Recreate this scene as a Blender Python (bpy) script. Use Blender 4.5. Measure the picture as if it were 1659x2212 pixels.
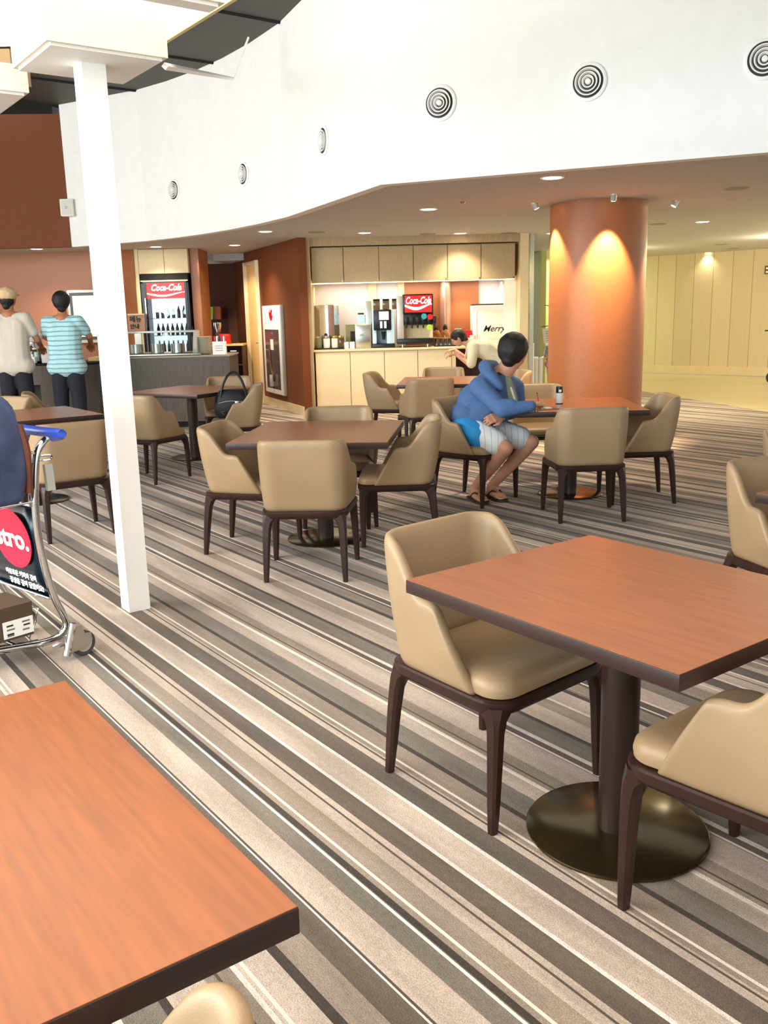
import bpy, bmesh, math, random
from mathutils import Vector, Matrix
random.seed(7)
for o in list(bpy.data.objects): bpy.data.objects.remove(o)
sc = bpy.context.scene
C = sc.collection
PI = math.pi

# ------------------------------------------------------------------ camera
F_PX, PITCH, ROLL, CAM_H = 1965.2, .2157, -.0244, 1.443
_f = Vector((0, math.cos(PITCH), -math.sin(PITCH)))
_x = Vector((1, 0, 0)); _u = Vector((0, math.sin(PITCH), math.cos(PITCH)))
XR = _x*math.cos(ROLL) + _u*math.sin(ROLL)
UR = -_x*math.sin(ROLL) + _u*math.cos(ROLL)
cam_d = bpy.data.cameras.new('camera'); cam = bpy.data.objects.new('camera', cam_d); C.objects.link(cam)
cam_d.sensor_fit = 'VERTICAL'; cam_d.sensor_height = 36; cam_d.lens = 36*F_PX/2212
cam_d.clip_start = .05; cam_d.clip_end = 200
m = Matrix.Identity(4)
for i in range(3):
    m[i][0] = XR[i]; m[i][1] = UR[i]; m[i][2] = -_f[i]
m[2][3] = CAM_H
cam.matrix_world = m
sc.camera = cam

# ------------------------------------------------------------------ world, light, exposure
sc.view_settings.view_transform = 'Standard'; sc.view_settings.look = 'None'
sc.view_settings.gamma = 1; sc.view_settings.exposure = 0.08
sc.view_settings.use_curve_mapping = False
WORLD_STRENGTH = 1.4
DOWN_W = 16
w = bpy.data.worlds.new('daylight'); sc.world = w; w.use_nodes = True
bg = w.node_tree.nodes['Background']; bg.inputs[0].default_value = (1.0, .97, .92, 1); bg.inputs[1].default_value = WORLD_STRENGTH

def S(r, g, b):
    f = lambda v: (v/255/12.92) if v/255 <= .04045 else ((v/255+.055)/1.055)**2.4
    return (f(r), f(g), f(b), 1)

def light(name, kind, loc, energy, color=(1, 1, 1), target=None, size=.1, spot=1.0, blend=.5, size_y=None, parent=None):
    d = bpy.data.lights.new(name, kind); d.energy = energy; d.color = color
    if kind == 'AREA':
        d.size = size
        if size_y: d.shape = 'RECTANGLE'; d.size_y = size_y
    if kind == 'SPOT':
        d.spot_size = spot; d.spot_blend = blend; d.shadow_soft_size = size
    if kind == 'POINT': d.shadow_soft_size = size
    o = bpy.data.objects.new(name, d); C.objects.link(o); o.location = loc
    if target is not None:
        o.rotation_euler = (Vector(target)-Vector(loc)).to_track_quat('-Z', 'Y').to_euler()
    if parent:
        o.parent = parent; o.location = Vector(loc)-parent.location
    return o

# daylight coming through the tall glazing behind and to the left of the tables
WARM = (1.0, .78, .52)
light('window_daylight', 'AREA', (-5.5, -3.5, 2.0), 560, (.60, .86, 1.0), (.3, 3.0, .6), 5, size_y=2.4)
light('window_daylight', 'AREA', (-8.4, 3.0, 3.0), 850, (1.0, .98, .94), (0, 7.5, 3.2), 7, size_y=3)

# ------------------------------------------------------------------ helpers
def raydir(px, py):
    return _f + XR*((px-829.5)/F_PX) - UR*((py-1106)/F_PX)
def at(px, py, Y):
    d = raydir(px, py); t = Y/d.y
    return Vector((d.x*t, Y, CAM_H + d.z*t))
def gp(px, py, z=0):
    d = raydir(px, py); t = (z-CAM_H)/d.z
    return Vector((d.x*t, d.y*t, z))
def onplane(px, py, A, B):
    n = Vector((-(B[1]-A[1]), B[0]-A[0], 0)); d = raydir(px, py)
    t = (Vector((A[0], A[1], 0)).dot(n))/d.dot(n)
    return Vector((d.x*t, d.y*t, CAM_H + d.z*t))

ORD = ['first', 'second', 'third', 'fourth', 'fifth', 'sixth', 'seventh', 'eighth', 'ninth', 'tenth', 'eleventh', 'twelfth', 'thirteenth', 'fourteenth']
class MB:
    def __init__(s): s.bm = bmesh.new()
    def face(s, pts):
        vs = [s.bm.verts.new(p) for p in pts]; s.bm.faces.new(vs); return s
    def box(s, x0, x1, y0, y1, z0, z1, bev=0, mat=None, seg=2):
        b = bmesh.new(); bmesh.ops.create_cube(b, size=1)
        for v in b.verts:
            v.co = Vector(((x0+x1)/2+v.co.x*(x1-x0), (y0+y1)/2+v.co.y*(y1-y0), (z0+z1)/2+v.co.z*(z1-z0)))
        if bev: bmesh.ops.bevel(b, geom=list(b.edges), offset=bev, segments=seg, affect='EDGES', profile=.5)
        return s.add(b, mat)
    def add(s, b, mat=None):
        if mat is not None: bmesh.ops.transform(b, matrix=mat, verts=b.verts)
        me = bpy.data.meshes.new('t'); b.to_mesh(me); b.free(); s.bm.from_mesh(me); bpy.data.meshes.remove(me); return s
    def prism(s, pts, z0, z1, bev=0, mat=None, seg=2):
        b = bmesh.new()
        lo = [b.verts.new((p[0], p[1], z0)) for p in pts]; hi = [b.verts.new((p[0], p[1], z1)) for p in pts]
        b.faces.new(lo[::-1]); b.faces.new(hi); n = len(pts)
        for i in range(n): b.faces.new((lo[i], lo[(i+1) % n], hi[(i+1) % n], hi[i]))
        bmesh.ops.recalc_face_normals(b, faces=b.faces)
        if bev: bmesh.ops.bevel(b, geom=[e for e in b.edges if abs(e.verts[0].co.z-e.verts[1].co.z) < 1e-6], offset=bev, segments=seg, affect='EDGES', profile=.5)
        return s.add(b, mat)
    def lathe(s, prof, c=(0, 0, 0), n=32, mat=None):
        b = bmesh.new(); rings = []
        for r, z in prof:
            if r < 1e-6: rings.append([b.verts.new((c[0], c[1], c[2]+z))])
            else: rings.append([b.verts.new((c[0]+r*math.cos(2*PI*i/n), c[1]+r*math.sin(2*PI*i/n), c[2]+z)) for i in range(n)])
        for a, d in zip(rings, rings[1:]):
            for i in range(n):
                j = (i+1) % n
                if len(a) == 1 and len(d) == 1: continue
                if len(a) == 1: b.faces.new((a[0], d[i], d[j]))
                elif len(d) == 1: b.faces.new((a[i], a[j], d[0]))
                else: b.faces.new((a[i], a[j], d[j], d[i]))
        bmesh.ops.recalc_face_normals(b, faces=b.faces)
        return s.add(b, mat)
    def cyl(s, c, r, z0, z1, n=32, bev=0, mat=None):
        if bev: p = [(0, z0), (r-bev, z0), (r-bev*.3, z0+bev*.3), (r, z0+bev), (r, z1-bev), (r-bev*.3, z1-bev*.3), (r-bev, z1), (0, z1)]
        else: p = [(0, z0), (r, z0), (r, z1), (0, z1)]
        return s.lathe(p, (c[0], c[1], 0), n, mat)
    def tube(s, pts, r, n=10, smooth=3, closed=False):
        pts = [Vector(p) for p in pts]
        if smooth and len(pts) > 2:
            q = []; m_ = len(pts)
            for i in range(m_-1):
                p0 = pts[max(i-1, 0)]; p1 = pts[i]; p2 = pts[i+1]; p3 = pts[min(i+2, m_-1)]
                for k in range(smooth):
                    t = k/smooth
                    q.append(.5*((2*p1)+(p2-p0)*t+(2*p0-5*p1+4*p2-p3)*t*t+(3*p1-p0-3*p2+p3)*t**3))
            q.append(pts[-1]); pts = q
        b = s.bm; rings = []; up = None
        for i, p in enumerate(pts):
            d = (pts[min(i+1, len(pts)-1)]-pts[max(i-1, 0)]).normalized()
            if up is None: up = Vector((0, 0, 1)) if abs(d.z) < .9 else Vector((1, 0, 0))
            a = d.cross(up).normalized(); up = a.cross(d).normalized()
            rr = r[min(int(i*len(r)/len(pts)), len(r)-1)] if isinstance(r, (list, tuple)) else r
            rings.append([b.verts.new(p+a*rr*math.cos(2*PI*k/n)+up*rr*math.sin(2*PI*k/n)) for k in range(n)])
        for a, d in zip(rings, rings[1:]):
            for k in range(n): b.faces.new((a[k], a[(k+1) % n], d[(k+1) % n], d[k]))
        b.faces.new(rings[0][::-1]); b.faces.new(rings[-1]); return s
    def loft(s, rings, cap=True):
        b = s.bm; R = [[b.verts.new(p) for p in r] for r in rings]; n = len(R[0])
        for a, d in zip(R, R[1:]):
            for k in range(n): b.faces.new((a[k], a[(k+1) % n], d[(k+1) % n], d[k]))
        if cap: b.faces.new(R[0][::-1]); b.faces.new(R[-1])
        return s
    def grid(s, rows):
        b = s.bm; R = [[b.verts.new(p) for p in r] for r in rows]
        for a, d in zip(R, R[1:]):
            for k in range(len(a)-1): b.faces.new((a[k], a[k+1], d[k+1], d[k]))
        return s
    def ball(s, c, r, sub=2):
        b = bmesh.new(); bmesh.ops.create_icosphere(b, subdivisions=sub, radius=1)
        r = r if isinstance(r, (tuple, list)) else (r, r, r)
        for v in b.verts: v.co = Vector((c[0]+v.co.x*r[0], c[1]+v.co.y*r[1], c[2]+v.co.z*r[2]))
        return s.add(b)
    def build(s, name, mat=None, parent=None, smooth=True, mods=None, loc=None, ang=40, recalc=True):
        if recalc: bmesh.ops.recalc_face_normals(s.bm, faces=s.bm.faces)
        me = bpy.data.meshes.new(name); s.bm.to_mesh(me); s.bm.free()
        if mods:
            t = bpy.data.objects.new('tmp', me); C.objects.link(t)
            for kind, kw in mods:
                md = t.modifiers.new('m', kind)
                for k, v in kw.items(): setattr(md, k, v)
            dg = bpy.context.evaluated_depsgraph_get()
            me2 = bpy.data.meshes.new_from_object(t.evaluated_get(dg)); bpy.data.objects.remove(t); me = me2; me.name = name
        if mat is not None:
            me.materials.clear(); me.materials.append(mat)
        if smooth:
            for p in me.polygons: p.use_smooth = True
            if not mods: me.set_sharp_from_angle(angle=math.radians(ang))
        o = bpy.data.objects.new(name, me); C.objects.link(o)
        if parent: o.parent = parent
        if loc: o.location = loc
        return o

def T(o, label=None, cat=None, group=None, kind=None):
    if label: o['label'] = label
    if cat: o['category'] = cat
    if group: o['group'] = group
    if kind: o['kind'] = kind
    return o
def thing(name, label, cat, loc=(0, 0, 0), rz=0, group=None):
    o = bpy.data.objects.new(name, None); C.objects.link(o); o.empty_display_size = .1
    o.location = loc; o.rotation_euler = (0, 0, rz); return T(o, label, cat, group)
def copytree(src, loc, rz, label, group=None, name=None):
    r = src.copy(); C.objects.link(r); r.location = loc; r.rotation_euler = (0, 0, rz); r['label'] = label
    if group: r['group'] = group
    def rec(a, b):
        for ch in list(a.children):
            if ch.name in made: continue
            c = ch.copy(); C.objects.link(c); c.parent = b; made.add(c.name); rec(ch, c)
    made = set(); rec(src, r); return r
def struct(name, mb, mat, **k): return T(mb.build(name, mat, smooth=k.pop('smooth', False), **k), kind='structure')

def quadmat(origin, ex, ez):
    """matrix with local x along ex, local z along ez, local y = ez x ex (into the wall)"""
    ex = Vector(ex).normalized(); ez = Vector(ez).normalized(); ey = ez.cross(ex)
    M = Matrix.Identity(4)
    for i in range(3): M[i][0] = ex[i]; M[i][1] = ey[i]; M[i][2] = ez[i]; M[i][3] = origin[i]
    return M

def text(s, size, mat, M, parent=None, name='lettering', ext=.001, bold=0, shear=0, align='CENTER', clip=None, xs=1):
    cu = bpy.data.curves.new('t', 'FONT'); cu.body = s; cu.size = size; cu.extrude = ext; cu.offset = bold; cu.shear = shear
    cu.align_x = align; cu.align_y = 'CENTER'; cu.resolution_u = 3
    t = bpy.data.objects.new('t', cu); C.objects.link(t)
    dg = bpy.context.evaluated_depsgraph_get(); me = bpy.data.meshes.new_from_object(t.evaluated_get(dg)); bpy.data.objects.remove(t)
    for v in me.vertices: v.co = Vector((v.co.x*xs, v.co.y, v.co.z))
    # text lies in local x,y -> map y to local z, z to -local y
    R = Matrix(((1, 0, 0, 0), (0, 0, -1, 0), (0, 1, 0, 0), (0, 0, 0, 1)))
    me.transform(M @ R); me.materials.clear(); me.materials.append(mat)
    o = bpy.data.objects.new(name, me); C.objects.link(o)
    if parent: o.parent = parent
    return o

# ------------------------------------------------------------------ materials
def newmat(name):
    m = bpy.data.materials.new(name); m.use_nodes = True
    return m, m.node_tree, m.node_tree.nodes['Principled BSDF']
def mat(name, col, rough=.5, metal=0, spec=.5, noise=0, nscale=8, bump=0, bscale=200, emit=0, ecol=None, coat=0, trans=0, stretch=None, sheen=0, alpha=1, ior=1.45):
    m, nt, b = newmat(name); N = nt.nodes; L = nt.links
    c = S(*col); b.inputs['Base Color'].default_value = c; b.inputs['Roughness'].default_value = rough
    b.inputs['Metallic'].default_value = metal; b.inputs['Specular IOR Level'].default_value = spec
    b.inputs['Coat Weight'].default_value = coat; b.inputs['Coat Roughness'].default_value = .27; b.inputs['Transmission Weight'].default_value = trans; b.inputs['IOR'].default_value = ior
    b.inputs['Alpha'].default_value = alpha
    tc = N.new('ShaderNodeTexCoord'); mp = N.new('ShaderNodeMapping'); L.new(tc.outputs['Object'], mp.inputs[0])
    if stretch: mp.inputs['Scale'].default_value = stretch
    n = N.new('ShaderNodeTexNoise'); n.inputs['Scale'].default_value = nscale; n.inputs['Detail'].default_value = 6; L.new(mp.outputs[0], n.inputs[0])
    mx = N.new('ShaderNodeMix'); mx.data_type = 'RGBA'
    k = max(noise, .02)
    mx.inputs[6].default_value = tuple(max(0, v*(1-k)) for v in c[:3])+(1,); mx.inputs[7].default_value = tuple(min(1, v*(1+k)) for v in c[:3])+(1,)
    mr = N.new('ShaderNodeMapRange'); mr.inputs[1].default_value = .3; mr.inputs[2].default_value = .7
    L.new(n.outputs[0], mr.inputs[0]); L.new(mr.outputs[0], mx.inputs[0]); L.new(mx.outputs[2], b.inputs['Base Color'])
    if bump:
        n2 = N.new('ShaderNodeTexNoise'); n2.inputs['Scale'].default_value = bscale; n2.inputs['Detail'].default_value = 3; L.new(mp.outputs[0], n2.inputs[0])
        bp = N.new('ShaderNodeBump'); bp.inputs['Strength'].default_value = bump; bp.inputs['Distance'].default_value = .002
        L.new(n2.outputs[0], bp.inputs['Height']); L.new(bp.outputs[0], b.inputs['Normal'])
    if emit:
        b.inputs['Emission Color'].default_value = S(*(ecol or col)); b.inputs['Emission Strength'].default_value = emit
    if sheen: b.inputs['Sheen Weight'].default_value = sheen
    return m

M_ = {}
M_['leather'] = mat('taupe_leather', (158, 132, 100), .38, spec=.5, noise=.06, nscale=5, bump=.25, bscale=420)
M_['frame'] = mat('dark_walnut', (48, 29, 24), .34, spec=.4, noise=.25, nscale=14, stretch=(1, 1, .1))
M_['edge'] = mat('dark_table_edge', (48, 30, 26), .38, noise=.2, nscale=20, stretch=(.2, .2, 3))
M_['top'] = mat('cherry_veneer', (150, 80, 28), .42, spec=.4, coat=.7, noise=.16, nscale=9, stretch=(.7, 9, 1))
M_['pole'] = mat('walnut_pole', (44, 28, 23), .35, noise=.3, nscale=14, stretch=(3, 3, .2))
M_['disc'] = mat('bronze_disc', (88, 78, 52), .20, metal=.85, noise=.1, nscale=300)
M_['white'] = mat('white_paint', (246, 245, 241), .6, noise=.012)
M_['softwhite'] = mat('column_paint', (250, 249, 245), .5, noise=.01)
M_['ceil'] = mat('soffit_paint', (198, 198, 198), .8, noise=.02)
M_['darkceil'] = mat('charcoal_ceiling_panel', (66, 64, 58), .6, noise=.06)
M_['terra'] = mat('terracotta_leatherette', (162, 99, 60), .42, spec=.5, noise=.08, nscale=60, bump=.3, bscale=150)
M_['brown'] = mat('brown_fabric_wall', (114, 58, 22), .7, noise=.14, nscale=90, bump=.3, bscale=300)
M_['redbrown'] = mat('red_brown_fabric_wall', (108, 70, 56), .75, noise=.14, nscale=100, bump=.3, bscale=300)
M_['beige'] = mat('pale_oak', (226, 205, 160), .5, noise=.05, nscale=12, stretch=(6, 6, .5))
M_['cream'] = mat('cream_laminate', (234, 214, 172), .5, noise=.03, nscale=6)
M_['taupecab'] = mat('taupe_grain_laminate', (178, 156, 118), .6, noise=.14, nscale=40, stretch=(3, 3, .3))
M_['darkgrain'] = mat('grey_brown_grain', (84, 72, 60), .5, noise=.35, nscale=30, stretch=(4, 4, .15))
M_['darkwood'] = mat('dark_red_wood', (78, 42, 32), .5, noise=.15)
M_['stone'] = mat('grey_counter_stone', (150, 140, 124), .35, noise=.1, nscale=60)
M_['black'] = mat('black_plastic', (22, 22, 24), .35, noise=.05)
M_['blackmatte'] = mat('black_matte', (16, 15, 15), .8)
M_['rubber'] = mat('grey_rubber', (70, 68, 66), .7)
M_['chrome'] = mat('chrome', (215, 215, 215), .12, metal=1)
M_['steel'] = mat('brushed_steel', (190, 188, 180), .3, metal=1, noise=.05, nscale=40, stretch=(1, 1, 20))
M_['silver'] = mat('silver_plastic', (196, 196, 188), .35, metal=.4)
M_['bluegrip'] = mat('blue_plastic_grip', (42, 74, 170), .3)
M_['red'] = mat('red_sign', (200, 22, 30), .4)
M_['crimson'] = mat('crimson_roundel', (226, 24, 62), .4)
M_['darkteal'] = mat('dark_teal_panel', (8, 30, 44), .25, noise=.3, nscale=2)
M_['paper'] = mat('white_paper', (244, 242, 236), .7)
M_['ink'] = mat('dark_ink', (40, 36, 34), .7)
M_['greyink'] = mat('grey_ink', (120, 112, 104), .7)
M_['glass'] = mat('clear_glass', (240, 248, 246), .02, trans=1, noise=.0)
M_['navy'] = mat('navy_canvas', (60, 70, 102), .7, noise=.3, nscale=9, bump=1.0, bscale=22)
M_['brownleather'] = mat('brown_leather_strap', (104, 54, 32), .5, noise=.2)
M_['boxbrown'] = mat('brown_shoe_box', (80, 64, 46), .7, noise=.05)
M_['bag'] = mat('black_bag_fabric', (22, 22, 26), .5, noise=.2)
M_['skin'] = mat('skin', (205, 150, 122), .5, noise=.06, nscale=14, bump=.1, bscale=300)
M_['skin2'] = mat('tan_skin', (176, 116, 84), .5, noise=.06, nscale=14)
M_['hair'] = mat('black_hair', (22, 17, 15), .6, noise=.6, nscale=90, bump=1.5, bscale=120, stretch=(1, 1, .35))
M_['hoodie'] = mat('blue_heather_jersey', (74, 104, 150), .85, noise=.10, nscale=90, bump=.3, bscale=260)
M_['hoodin'] = mat('dark_hood_lining', (46, 50, 62), .9)
M_['tee'] = mat('sage_tee', (150, 158, 136), .85, noise=.1)
M_['greyslacks'] = mat('dark_navy_trousers', (32, 34, 44), .85, noise=.1)
M_['cream_shirt'] = mat('cream_shirt', (222, 214, 182), .85, noise=.05)
M_['beige_shirt'] = mat('beige_shirt', (206, 196, 180), .85, noise=.05)
M_['cap'] = mat('beige_cap', (212, 180, 140), .8)
M_['sandal'] = mat('dark_brown_rubber_sandal', (52, 40, 34), .6)
M_['leaf'] = mat('dark_green_leaf', (34, 84, 40), .4, noise=.2)
M_['wrap'] = mat('lilac_wrapping', (206, 190, 200), .4, noise=.3, nscale=30)
M_['pinkrib'] = mat('pink_ribbon', (214, 120, 160), .4)
M_['yellow'] = mat('yellow_ribbon', (224, 206, 96), .5)
M_['green'] = mat('green_ball', (160, 206, 60), .4)
M_['limegreen'] = mat('lime_label', (140, 200, 40), .5)
M_['teal'] = mat('teal_label', (50, 150, 150), .5)
M_['lightblue'] = mat('pale_blue_plastic', (190, 222, 238), .35)
M_['olive'] = mat('olive_green_box', (132, 130, 92), .5)
M_['gold'] = mat('brass', (196, 170, 96), .25, metal=1)
M_['china'] = mat('white_china', (240, 234, 218), .3)
M_['bottleglass'] = mat('smoked_glass', (120, 100, 80), .1, trans=.6)
M_['tan'] = mat('tan_basket', (196, 146, 92), .7, noise=.15, nscale=40)
M_['warmdoor'] = mat('warm_oak_door', (250, 208, 136), .5, noise=.05, nscale=10, stretch=(5, 5, .5))
M_['greenwall'] = mat('lime_panel_wall', (196, 200, 132), .5, noise=.06, nscale=12, stretch=(6, 6, .3))
M_['lamp'] = mat('downlight_lens', (255, 246, 214), .5, emit=14, ecol=(255, 240, 196))
M_['lampw'] = mat('accent_lens', (255, 220, 170), .5, emit=25, ecol=(255, 214, 160))
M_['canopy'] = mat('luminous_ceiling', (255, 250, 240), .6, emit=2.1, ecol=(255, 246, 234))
M_['ledwarm'] = mat('warm_led_strip', (255, 224, 150), .6, emit=9, ecol=(255, 214, 140))
M_['fridgelight'] = mat('lit_fridge_interior', (240, 244, 255), .5, emit=1.3, ecol=(226, 236, 255))
M_['redlit'] = mat('backlit_red_sign', (205, 30, 34), .4, emit=.35, ecol=(220, 30, 34))
M_['whitelit'] = mat('backlit_white_lettering', (255, 250, 245), .4, emit=.6, ecol=(255, 250, 245))
M_['screen'] = mat('warm_lit_screen', (250, 222, 190), .4, emit=.7, ecol=(250, 218, 184))
M_['orangelabel'] = mat('orange_label', (226, 120, 60), .5, emit=.4)

# carpet: bands of colour running one way across the hall
TH = -.9431
def carpet():
    m, nt, b = newmat('striped_carpet'); N = nt.nodes; L = nt.links
    tc = N.new('ShaderNodeTexCoord'); mp = N.new('ShaderNodeMapping'); mp.vector_type = 'POINT'
    mp.inputs['Rotation'].default_value = (0, 0, -TH)
    L.new(tc.outputs['Object'], mp.inputs[0])
    sp = N.new('ShaderNodeSeparateXYZ'); L.new(mp.outputs[0], sp.inputs[0])
    P = 1.62
    def frac(off, per):
        a = N.new('ShaderNodeMath'); a.operation = 'MULTIPLY_ADD'; a.inputs[1].default_value = 1/per; a.inputs[2].default_value = off
        L.new(sp.outputs[1], a.inputs[0]); f = N.new('ShaderNodeMath'); f.operation = 'FRACT'; L.new(a.outputs[0], f.inputs[0]); return f
    cols = dict(W=(222, 208, 196), L=(184, 167, 152), M=(148, 133, 118), G=(122, 113, 101), D=(98, 87, 76), K=(68, 59, 52))
    seq = 'L4 W.7 D3 L2 M4 K.8 G4 L3 W.6 M3 L5 D2 W.7 G4 K.8 L4 M3 W.6 L4 K1.2 M3 D3 W.7 L4 G3 K.8 M4 L3 D3 W.6'.split()
    rng = random.Random(3)
    tot = sum(float(s[1:])*1 for s in seq)
    f = frac(.13, P); cr = N.new('ShaderNodeValToRGB'); cr.color_ramp.interpolation = 'CONSTANT'; L.new(f.outputs[0], cr.inputs[0])
    e = cr.color_ramp.elements; pos = 0
    for i, s in enumerate(seq):
        if i == 0: el = e[0]
        elif i == 1: el = e[1]
        else: el = e.new(min(pos, .999))
        el.position = min(pos, .999); el.color = S(*cols[s[0]])
        pos += float(s[1:])/tot
    # slow tonal change along and between tiles
    mp2 = N.new('ShaderNodeMapping'); mp2.inputs['Scale'].default_value = (1.0, 7.0, 1); L.new(mp.outputs[0], mp2.inputs[0])
    n1 = N.new('ShaderNodeTexNoise'); n1.inputs['Scale'].default_value = 1.6; n1.inputs['Detail'].default_value = 3; L.new(mp2.outputs[0], n1.inputs[0])
    n2 = N.new('ShaderNodeTexNoise'); n2.inputs['Scale'].default_value = 260; n2.inputs['Detail'].default_value = 2; L.new(mp.outputs[0], n2.inputs[0])
    n3 = N.new('ShaderNodeTexNoise'); n3.inputs['Scale'].default_value = 60; n3.inputs['Detail'].default_value = 4; L.new(mp.outputs[0], n3.inputs[0])
    r1 = N.new('ShaderNodeMapRange'); r1.inputs[1].default_value = .35; r1.inputs[2].default_value = .65; r1.inputs[3].default_value = .80; r1.inputs[4].default_value = 1.18; L.new(n1.outputs[0], r1.inputs[0])
    r2 = N.new('ShaderNodeMapRange'); r2.inputs[1].default_value = .3; r2.inputs[2].default_value = .7; r2.inputs[3].default_value = .72; r2.inputs[4].default_value = 1.25; L.new(n2.outputs[0], r2.inputs[0])
    r3 = N.new('ShaderNodeMapRange'); r3.inputs[1].default_value = .3; r3.inputs[2].default_value = .7; r3.inputs[3].default_value = .9; r3.inputs[4].default_value = 1.1; L.new(n3.outputs[0], r3.inputs[0])
    a = N.new('ShaderNodeMath'); a.operation = 'MULTIPLY'; L.new(r1.outputs[0], a.inputs[0]); L.new(r2.outputs[0], a.inputs[1])
    a2 = N.new('ShaderNodeMath'); a2.operation = 'MULTIPLY'; L.new(a.outputs[0], a2.inputs[0]); L.new(r3.outputs[0], a2.inputs[1])
    v = N.new('ShaderNodeVectorMath'); v.operation = 'SCALE'; L.new(cr.outputs[0], v.inputs[0]); L.new(a2.outputs[0], v.inputs[3])
    # thin pale and thin dark pinstripes
    out = v
    for per, off, wd, col in ((.43, .2, .022, (224, 210, 194)), (.297, .6, .024, (84, 74, 64)), (.71, .37, .012, (234, 222, 208))):
        f2 = frac(off, per); lt = N.new('ShaderNodeMath'); lt.operation = 'LESS_THAN'; lt.inputs[1].default_value = wd; L.new(f2.outputs[0], lt.inputs[0])
        mx = N.new('ShaderNodeMix'); mx.data_type = 'RGBA'; mx.inputs[7].default_value = S(*col)
        L.new(lt.outputs[0], mx.inputs[0]); L.new(out.outputs[0] if out is v else out.outputs[2], mx.inputs[6]); out = mx
    L.new(out.outputs[2], b.inputs['Base Color'])
    b.inputs['Roughness'].default_value = .95; b.inputs['Specular IOR Level'].default_value = .1; b.inputs['Sheen Weight'].default_value = .1
    bp = N.new('ShaderNodeBump'); bp.inputs['Strength'].default_value = .5; bp.inputs['Distance'].default_value = .004
    L.new(n2.outputs[0], bp.inputs['Height']); L.new(bp.outputs[0], b.inputs['Normal'])
    return m
M_['carpet'] = carpet()

def planks(name, col, per, dark, axis=0, rough=.5, wob=.12):
    """vertical boards with thin dark joints"""
    m, nt, b = newmat(name); N = nt.nodes; L = nt.links
    tc = N.new('ShaderNodeTexCoord'); sp = N.new('ShaderNodeSeparateXYZ'); L.new(tc.outputs['Object'], sp.inputs[0])
    a = N.new('ShaderNodeMath'); a.operation = 'MULTIPLY'; a.inputs[1].default_value = 1/per; L.new(sp.outputs[axis], a.inputs[0])
    f = N.new('ShaderNodeMath'); f.operation = 'FRACT'; L.new(a.outputs[0], f.inputs[0])
    lt = N.new('ShaderNodeMath'); lt.operation = 'LESS_THAN'; lt.inputs[1].default_value = .03; L.new(f.outputs[0], lt.inputs[0])
    fl = N.new('ShaderNodeMath'); fl.operation = 'FLOOR'; L.new(a.outputs[0], fl.inputs[0])
    wn = N.new('ShaderNodeTexWhiteNoise'); wn.noise_dimensions = '1D'; L.new(fl.outputs[0], wn.inputs['W'])
    mp = N.new('ShaderNodeMapping'); mp.inputs['Scale'].default_value = (9, 9, .5) if axis != 9 else (1, 1, 1); L.new(tc.outputs['Object'], mp.inputs[0])
    n = N.new('ShaderNodeTexNoise'); n.inputs['Scale'].default_value = 3; n.inputs['Detail'].default_value = 6; L.new(mp.outputs[0], n.inputs[0])
    ad = N.new('ShaderNodeMath'); ad.operation = 'ADD'; L.new(wn.outputs[0], ad.inputs[0]); L.new(n.outputs[0], ad.inputs[1])
    mr = N.new('ShaderNodeMapRange'); mr.inputs[2].default_value = 2; mr.inputs[3].default_value = 1-wob; mr.inputs[4].default_value = 1+wob; L.new(ad.outputs[0], mr.inputs[0])
    v = N.new('ShaderNodeVectorMath'); v.operation = 'SCALE'; v.inputs[0].default_value = S(*col)[:3]; L.new(mr.outputs[0], v.inputs[3])
    mx = N.new('ShaderNodeMix'); mx.data_type = 'RGBA'; mx.inputs[7].default_value = S(*dark); L.new(lt.outputs[0], mx.inputs[0]); L.new(v.outputs[0], mx.inputs[6])
    L.new(mx.outputs[2], b.inputs['Base Color']); b.inputs['Roughness'].default_value = rough
    return m
M_['boards'] = planks('pale_board_wall', (222, 204, 166), .42, (168, 148, 110), 0)
M_['woodfloor'] = planks('honey_wood_floor', (208, 192, 148), .14, (180, 164, 120), 1, .28, .08)
def striped(name, a_, b_, per, duty, axis=2, rough=.85, c3=None):
    m, nt, b = newmat(name); N = nt.nodes; L = nt.links
    tc = N.new('ShaderNodeTexCoord'); sp = N.new('ShaderNodeSeparateXYZ'); L.new(tc.outputs['Object'], sp.inputs[0])
    n = N.new('ShaderNodeTexNoise'); n.inputs['Scale'].default_value = 6; L.new(tc.outputs['Object'], n.inputs[0])
    ma = N.new('ShaderNodeMath'); ma.operation = 'MULTIPLY_ADD'; ma.inputs[1].default_value = .03; L.new(n.outputs[0], ma.inputs[0]); L.new(sp.outputs[axis], ma.inputs[2])
    a = N.new('ShaderNodeMath'); a.operation = 'MULTIPLY'; a.inputs[1].default_value = 1/per; L.new(ma.outputs[0], a.inputs[0])
    f = N.new('ShaderNodeMath'); f.operation = 'FRACT'; L.new(a.outputs[0], f.inputs[0])
    lt = N.new('ShaderNodeMath'); lt.operation = 'LESS_THAN'; lt.inputs[1].default_value = duty; L.new(f.outputs[0], lt.inputs[0])
    mx = N.new('ShaderNodeMix'); mx.data_type = 'RGBA'; mx.inputs[6].default_value = S(*a_); mx.inputs[7].default_value = S(*b_); L.new(lt.outputs[0], mx.inputs[0])
    L.new(mx.outputs[2], b.inputs['Base Color']); b.inputs['Roughness'].default_value = rough
    return m
M_['stripeshirt'] = striped('striped_cyan_shirt', (178, 216, 220), (120, 168, 178), .055, .3)
M_['swim'] = striped('white_swim_cloth', (226, 234, 238), (176, 196, 208), .045, .12, axis=0)
M_['swimblue'] = mat('bright_blue_swim_cloth', (40, 140, 204), .8, noise=.15, nscale=12)

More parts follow.
